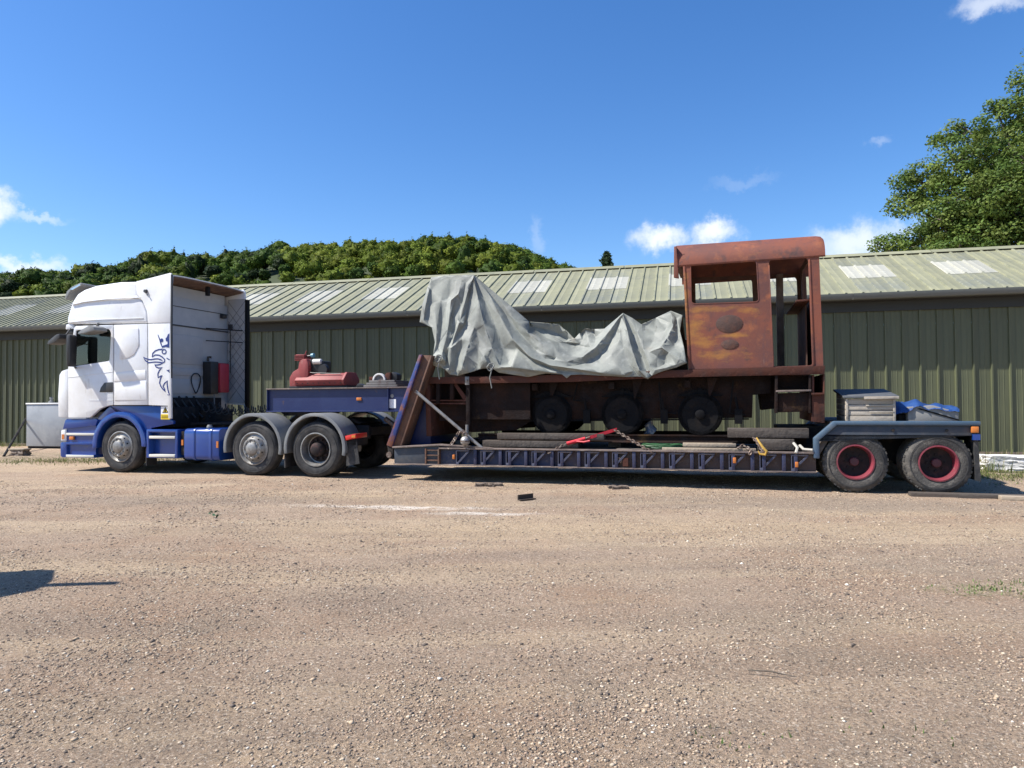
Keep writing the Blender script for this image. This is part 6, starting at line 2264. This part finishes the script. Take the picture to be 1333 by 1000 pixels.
    # ---- lashings
    def chain(name, pts, words, r=.013, link=.065, m='chain_steel', cat='chain'):
        ps = [Vector(q) for q in pts]
        seg = [(ps[i + 1] - ps[i]).length for i in range(len(ps) - 1)]
        tot = sum(seg)
        n = max(3, int(tot / (link * .78)))
        out = []
        for k in range(n):
            d = (k + .5) / n * tot
            i = 0
            while i < len(seg) - 1 and d > seg[i]:
                d -= seg[i]; i += 1
            c = ps[i].lerp(ps[i + 1], d / seg[i])
            t_ = (ps[i + 1] - ps[i]).normalized()
            s = t_.cross(Vector((0, 1, 0)) if k % 2 else Vector((.3, .2, 1))).normalized()
            ring = [c + t_ * (link * .5 * math.cos(a)) + s * (link * .28 * math.sin(a)) for a in np.linspace(0, 2 * math.pi, 8, endpoint=False)]
            out.append(tube(ring, r, 5, True))
        mid = pts[0]
        o = single(name, TR, (mid[0], mid[1], mid[2]), join(*out), m, words, cat)
        return o

    def at3(px, py, y):
        q = TR.at(px, py, y)
        return (q[0], y, q[1])
    chain('lashing_chain', [at3(714, 590, .0), at3(737, 578, .18)], 'rusty chain running up from the deck edge to the red tensioner')
    chain('lashing_chain', [at3(800, 560, .3), at3(825, 575, .15), at3(849, 589, .0)], 'rusty chain falling right from the red strap to the deck edge')
    chain('lashing_chain', [at3(584, 584, .0), at3(592, 572, .15), at3(598, 562, .3)], 'rusty chain beside the grey ball at the trailer front')
    chain('lashing_chain', [at3(960, 583, .05), at3(968, 580, .1), at3(978, 586, .0), at3(976, 592, -.01)], 'tangle of rusty chain on the deck edge below the cab')
    chain('lashing_chain', [at3(980, 569, .3), at3(986, 576, .15), at3(994, 589, .0)], 'chain leading down to the yellow hook on the deck edge')
    t = Thing('ratchet_tensioner', TR, at3(745, 578, .2), 'bright red ratchet load binder lashing the locomotive to the deck', 'load binder')
    a, b = at3(738, 577.5, .19), at3(762, 571, .22)
    t.part('barrel', tube([a, b], .032, 10), 'red_strap')
    t.part('screw', tube([b, at3(768, 569, .23)], .016, 8), 'chain_steel')
    t.part('handle', tube([at3(748, 574.5, .2), at3(760, 575.5, .14), at3(768, 574, .12)], .017, 6), 'red_strap')
    V = []
    s0, s1 = Vector(at3(764, 570.8, .22)), Vector(at3(803, 559, .34))
    wd = Vector((0, 0, .028))
    st = [tuple(s0 - wd), tuple(s1 - wd), tuple(s1 + wd), tuple(s0 + wd)]
    st2 = [(x, y + .006, z) for x, y, z in st]
    t.part('strap', (st + st2, [(0, 1, 2, 3), (4, 5, 6, 7), (0, 1, 5, 4), (1, 2, 6, 5), (2, 3, 7, 6), (3, 0, 4, 7)]), 'red_strap', smooth=0)
    hk = [at3(985, 570, .1), at3(988, 575, .05), at3(992, 581, .0), at3(998, 588, -.01), at3(996, 592, -.015), at3(989, 591, -.01), at3(987, 587, .0)]
    single('yellow_hook', TR, at3(990, 592, 0), tube(hk, [.012, .016, .02, .022, .02, .016, .01], 8), 'brass_hook', 'yellow painted steel hook hanging over the deck edge', 'hook')
    for k, (a, b, c, w) in enumerate((((1033, 577), (1038, 583), (1036, 590), 'pale strap end looped over the deck edge near the rear wheels'), ((1041, 580), (1046, 585), (1058, 586), 'pale twisted rope lying at the foot of the rear slope'))):
        single('strap_end', TR, at3(*b, .05), tube([at3(*a, .15), at3(*b, .05), at3(*c, -.015)], .022, 6), 'rope', w, 'strap')

    # ---- strut and ball at the front
    a, b = at3(541, 509.5, -.02), at3(628, 584, .06)
    t = Thing('strut', TR, (b[0], b[1], ZD), 'grey steel pipe strut sloping from the neck leg to the deck', 'strut')
    t.part('pipe', tube([a, b], .030, 12), 'pipe_steel')
    m = Vector(a).lerp(Vector(b), .70)
    m2 = Vector(a).lerp(Vector(b), .73)
    t.part('collar', tube([tuple(m), tuple(m2)], .042, 12), 'chain_steel')
    t.part('pin', tube([at3(541, 509.5, -.06), at3(541, 509.5, .08)], .02, 8), 'chain_steel')
    c = at3(605.5, 574.2, -.02)
    t = Thing('steel_ball', TR, (c[0], c[1], c[2] - .08), 'round dull steel ball hanging by the strut at the deck edge', 'ball')
    prof = [(-.085 * math.cos(a), max(.003, .085 * math.sin(a))) for a in np.linspace(0, math.pi, 13)]
    t.part('ball', lathe(prof, c, 'Z', 22), 'ball_steel')
    t.part('band', lathe([(-.012, .087), (.012, .087)], c, 'Z', 22), 'chain_steel')
    t.part('shackle', tube([(c[0] - .03, c[1], c[2] + .07), (c[0] - .035, c[1], c[2] + .13), (c[0], c[1], c[2] + .16), (c[0] + .035, c[1], c[2] + .13), (c[0] + .03, c[1], c[2] + .07)], .012, 6), 'chain_steel')
    single('tie_post', TR, at3(608, 560, .3), tube([at3(608, 578, .3), at3(608, 553, .3)], .03, 8), 'pipe_steel', 'short upright steel post behind the grey ball', 'post')


build_loads()


def rough_block(x0, x1, y0, y1, z0, z1, amp, n=7, seed=1):
    """A broken block: a subdivided box with its faces knocked about."""
    bm = bmesh.new()
    bmesh.ops.create_cube(bm, size=1)
    bmesh.ops.subdivide_edges(bm, edges=bm.edges, cuts=n, use_grid_fill=True)
    r = random.Random(seed)
    V = []
    for v in bm.verts:
        k = .5 + .5 * math.sin(v.co.x * 9 + seed) * math.cos(v.co.y * 7 + v.co.z * 5)
        d = amp * (r.random() - .35 + .6 * k - .3)
        co = v.co * (1 - d / max(.05, min(x1 - x0, z1 - z0)))
        V.append((x0 + (co.x + .5) * (x1 - x0), y0 + (co.y + .5) * (y1 - y0), z0 + (co.z + .5) * (z1 - z0)))
    bm.verts.index_update()
    F = [tuple(v.index for v in f.verts) for f in bm.faces]
    bm.free()
    return V, F


def build_yard():
    p = SH.poly
    # ---- galvanised tank by the shed, half hidden by the lorry
    Yt = -1.15
    q = p([(34.5, 526.6), (112, 526.6), (112, 592), (34.5, 592)], Yt)
    x0, x1, z1 = q[0][0], q[1][0], q[0][1]
    t = Thing('metal_tank', SH, ((x0 + x1) / 2, Yt + .5, 0), 'square galvanised metal tank standing by the shed behind the lorry', 'tank')
    t.part('tank_shell', box(x0, x1, Yt, Yt + 1.0, .06, z1), 'tank_galv', bevel=.012)
    t.part('tank_lid', box(x0 - .02, x1 + .02, Yt - .02, Yt + 1.02, z1 + .001, z1 + .045), 'sticker_white', bevel=.008)
    t.part('tank_feet', box(x0 + .02, x1 - .02, Yt + .05, Yt + .95, -.02, .06), 'chassis_black')
    c = p([(67, 524)], Yt + .4)[0]
    t.part('filler_neck', lathe([(0, .09), (.05, .085), (.07, .05), (.13, .045), (.15, .06), (.19, .055)], (c[0], Yt + .4, z1 + .045), 'Z', 14), 'grey_plastic')
    # ---- leaning prop, plank and rubble at the far left
    a, b = SH.ground(5, 594), None
    top = SH.at(33.5, 545.5, -1.0)
    single('leaning_pole', SH, (a[0], a[1], 0), tube([(a[0], a[1], .0), (top[0], -1.0, top[1])], .035, 8), 'chassis_black', 'dark pole leaning against the galvanised tank at far left', 'pole')
    g = SH.ground(22, 593)
    single('pale_board', SH, (g[0], g[1], .1), box(g[0] - .25, g[0] + .28, g[1] - .05, g[1] + .2, .15, .19), 'timber_pale', 'pale board lying on rubble at the foot of the tank', 'board', bevel=.006)
    single('rubble_block', SH, (g[0], g[1], 0), rough_block(g[0] - .2, g[0] + .25, g[1] - .05, g[1] + .22, -.02, .148, .05, 5, 4), 'brick_rubble', 'dark rubble block under the pale board at far left', 'rubble')
    # ---- white stone block at the right
    g0, g1 = TR.ground(1284, 612), TR.ground(1345, 613)
    y = g0[1]
    z1 = TR.Z(1300, 594, y)
    single('white_block', TR, (g0[0] + .4, y + .2, 0), rough_block(g0[0] + .02, g0[0] + 1.7, y, y + .5, -.03, z1, .05, 9, 2), 'stone_white', 'rough white concrete block lying in the grass by the shed', 'block')
    # ---- baulks on the ground by the rear wheels
    xa, xb = TR.X(1185, 643, -.1), TR.X(1460, 650, -.1)
    single('ground_baulk', TR, (xa + 1.2, -.1, 0), box(xa, xb, -.14, .04, -.03, .038), 'timber_grey', 'long grey timber baulk on the ground beside the rear wheels', 'timber', bevel=.008)
    xa2 = TR.X(1300, 646, -.2)
    single('pale_baulk', TR, (xa2 + .6, -.3, 0), box(xa2, xa2 + 2.2, -.30, -.175, -.02, .045), 'timber_pale', 'pale worn plank on the ground at the right edge', 'plank', bevel=.006)
    # ---- scrap on the yard
    c = WO.ground(684, 650)
    V, F = join(box(-.14, .14, -.008, .008, 0, .075), box(-.14, .14, -.07, -.0085, 0, .012))
    a = R(38)
    V = [(c[0] + v[0] * math.cos(a) - v[1] * math.sin(a), c[1] + v[0] * math.sin(a) + v[1] * math.cos(a), v[2] - .002) for v in V]
    single('angle_iron', WO, (c[0], c[1], 0), (V, F), 'iron_scrap', 'short offcut of dark angle iron lying on the gravel', 'angle iron')
    for px, py, w, sd, words in ((637, 633, .17, 5, 'larger brown earth clod on the gravel in front of the trailer'), (806, 636, .12, 6, 'smaller brown earth clod on the gravel below the loco wheels')):
        c = WO.ground(px, py)
        r = random.Random(sd)
        vs = []
        for k in range(9):
            x, y_, s = c[0] + r.uniform(-w, w), c[1] + r.uniform(-w * .5, w * .5), r.uniform(.03, .055)
            vs.append(rough_block(x - s * 1.4, x + s * 1.4, y_ - s, y_ + s, -.02, s * .9, .03, 3, k + sd))
        single('earth_clod', WO, (c[0], c[1], 0), join(*vs), 'clod_earth', words, 'clod')
    c = WO.ground(1008, 880)
    single('twig', WO, (c[0], c[1], 0), tube([(c[0] - .12, c[1] + .05, .012), (c[0] - .02, c[1] + .01, .02), (c[0] + .1, c[1] - .04, .01)], [.003, .004, .002], 5), 'bark', 'thin dark twig lying on the gravel in the right foreground', 'twig')
    c = WO.ground(278, 674)
    V, F = leaf_quads(np.array([[c[0] + random.uniform(-.06, .06), c[1] + random.uniform(-.03, .03), .02 + .01 * k] for k in range(7)]), .03, np.tile([[.08, .22, .04]], (7, 1)))[:2]
    o = np_mesh('green_leaf_sprig', V - np.array([c[0], c[1], 0]), F, 'hose_green')
    o.location = (c[0], c[1], 0)
    o['label'] = 'small bright green leaf sprig on the gravel in the left middle distance'
    o['category'] = 'leaf'
    # ---- made-up board added unseen past the left edge, shaped to cast the corner shadow
    bx = -5.75
    t = Thing('shadow_caster', WO, (bx, 5.5, 0), 'timber notice board on posts outside the left edge, casting the corner shadow', 'shadow caster')
    t.part('post', box(bx - .05, bx + .05, 5.20, 5.30, -.1, 3.22), 'board_wood', bevel=.006)
    t.part('post', box(bx - .05, bx + .05, 5.66, 5.76, -.1, 2.2), 'board_wood', bevel=.006)
    t.part('board', prism_x([(4.85, .55), (5.85, .55), (5.85, 2.15), (5.42, 2.45), (5.1, 2.55), (4.85, 2.25)], bx + .052, bx + .09), 'board_wood', bevel=.004)


build_yard()


def blades(spots, hmin, hmax, tints, seed):
    """Grass: tapering bent blades rooted at spots (n,2)."""
    g = np.random.default_rng(seed)
    n = len(spots)
    hgt = g.uniform(hmin, hmax, n)
    a = g.random(n) * 6.283
    lean = g.uniform(.1, .7, n) * hgt
    w = g.uniform(.003, .007, n)
    dx, dy = np.cos(a), np.sin(a)
    sx, sy = -dy * w, dx * w
    z0 = ground_h(spots[:, 0], spots[:, 1]) - .01
    V = np.zeros((n, 5, 3))
    for k, (f, l, ww) in enumerate(((0, 0, 1), (0, 0, -1), (.55, .3, .8), (.55, .3, -.8), (1, 1, 0))):
        V[:, k, 0] = spots[:, 0] + dx * lean * l + sx * ww
        V[:, k, 1] = spots[:, 1] + dy * lean * l + sy * ww
        V[:, k, 2] = z0 + hgt * f
    base = np.arange(n)[:, None] * 5
    F = np.concatenate([base + np.array([[0, 1, 3]]), base + np.array([[0, 3, 2]]), base + np.array([[2, 3, 4]])], 0)
    t = tints[g.integers(0, len(tints), n)] * g.uniform(.7, 1.25, (n, 1))
    return V.reshape(-1, 3), F, np.repeat(t, 5, 0)


def build_grass():
    g = np.random.default_rng(9)
    tints = np.array([(.13, .17, .045), (.20, .21, .07), (.09, .13, .035), (.30, .27, .13)])
    parts = []
    # along the foot of the shed
    X = g.uniform(-20, 17, 7000)
    Y = -.08 - np.abs(g.normal(size=7000)) * .35
    keep = lattice_noise(X, Y, .9, 31) > -.12
    pts = np.array([SH.world(x, y, 0)[:2] for x, y in zip(X[keep], Y[keep])])
    parts.append(blades(pts, .05, .22, tints, 1))
    # bank at the right behind the trailer tail
    cx, cy = WO.ground(1320, 617)
    X, Y = cx + g.normal(size=9000) * 1.5, cy + g.normal(size=9000) * .7
    keep = (lattice_noise(X, Y, .5, 33) > -.05)
    l_ = np.array([((Vector((x, y, 0)) - TR.o).dot(TR.n)) for x, y in zip(X, Y)])
    keep &= l_ > .25
    parts.append(blades(np.stack([X[keep], Y[keep]], -1), .02, .075, tints, 2))
    # tall stalks beside the white block
    for px, py in ((1284, 613), (1288, 612), (1296, 614), (1308, 615), (1280, 610), (1272, 606)):
        x, y = WO.ground(px, py)
        q = np.stack([x + g.normal(size=24) * .07, y + g.normal(size=24) * .05], -1)
        parts.append(blades(q, .12, .38, np.array([(.26, .25, .11), (.14, .18, .05)]), int(px)))
    # front of the lorry and under it
    x, y = WO.ground(100, 600)
    X, Y = x + g.normal(size=2600) * 1.6, y + g.normal(size=2600) * .5
    parts.append(blades(np.stack([X, Y], -1), .03, .10, tints, 5))
    # a few weeds in the open gravel
    for px, py, n in ((1275, 768, 160), (1320, 760, 120), (965, 950, 24), (1150, 940, 20)):
        x, y = WO.ground(px, py)
        q = np.stack([x + g.normal(size=n) * .16, y + g.normal(size=n) * .07], -1)
        parts.append(blades(q, .012, .04, np.array([(.12, .19, .05), (.16, .2, .07)]), n))
    V, F, T = cat_arrays(parts)
    o = np_mesh('grass', V, F, 'grass_blades', T, kind='stuff')
    o['label'] = 'thin rough grass and weeds at the edges of the yard'
    o['category'] = 'grass'


build_grass()
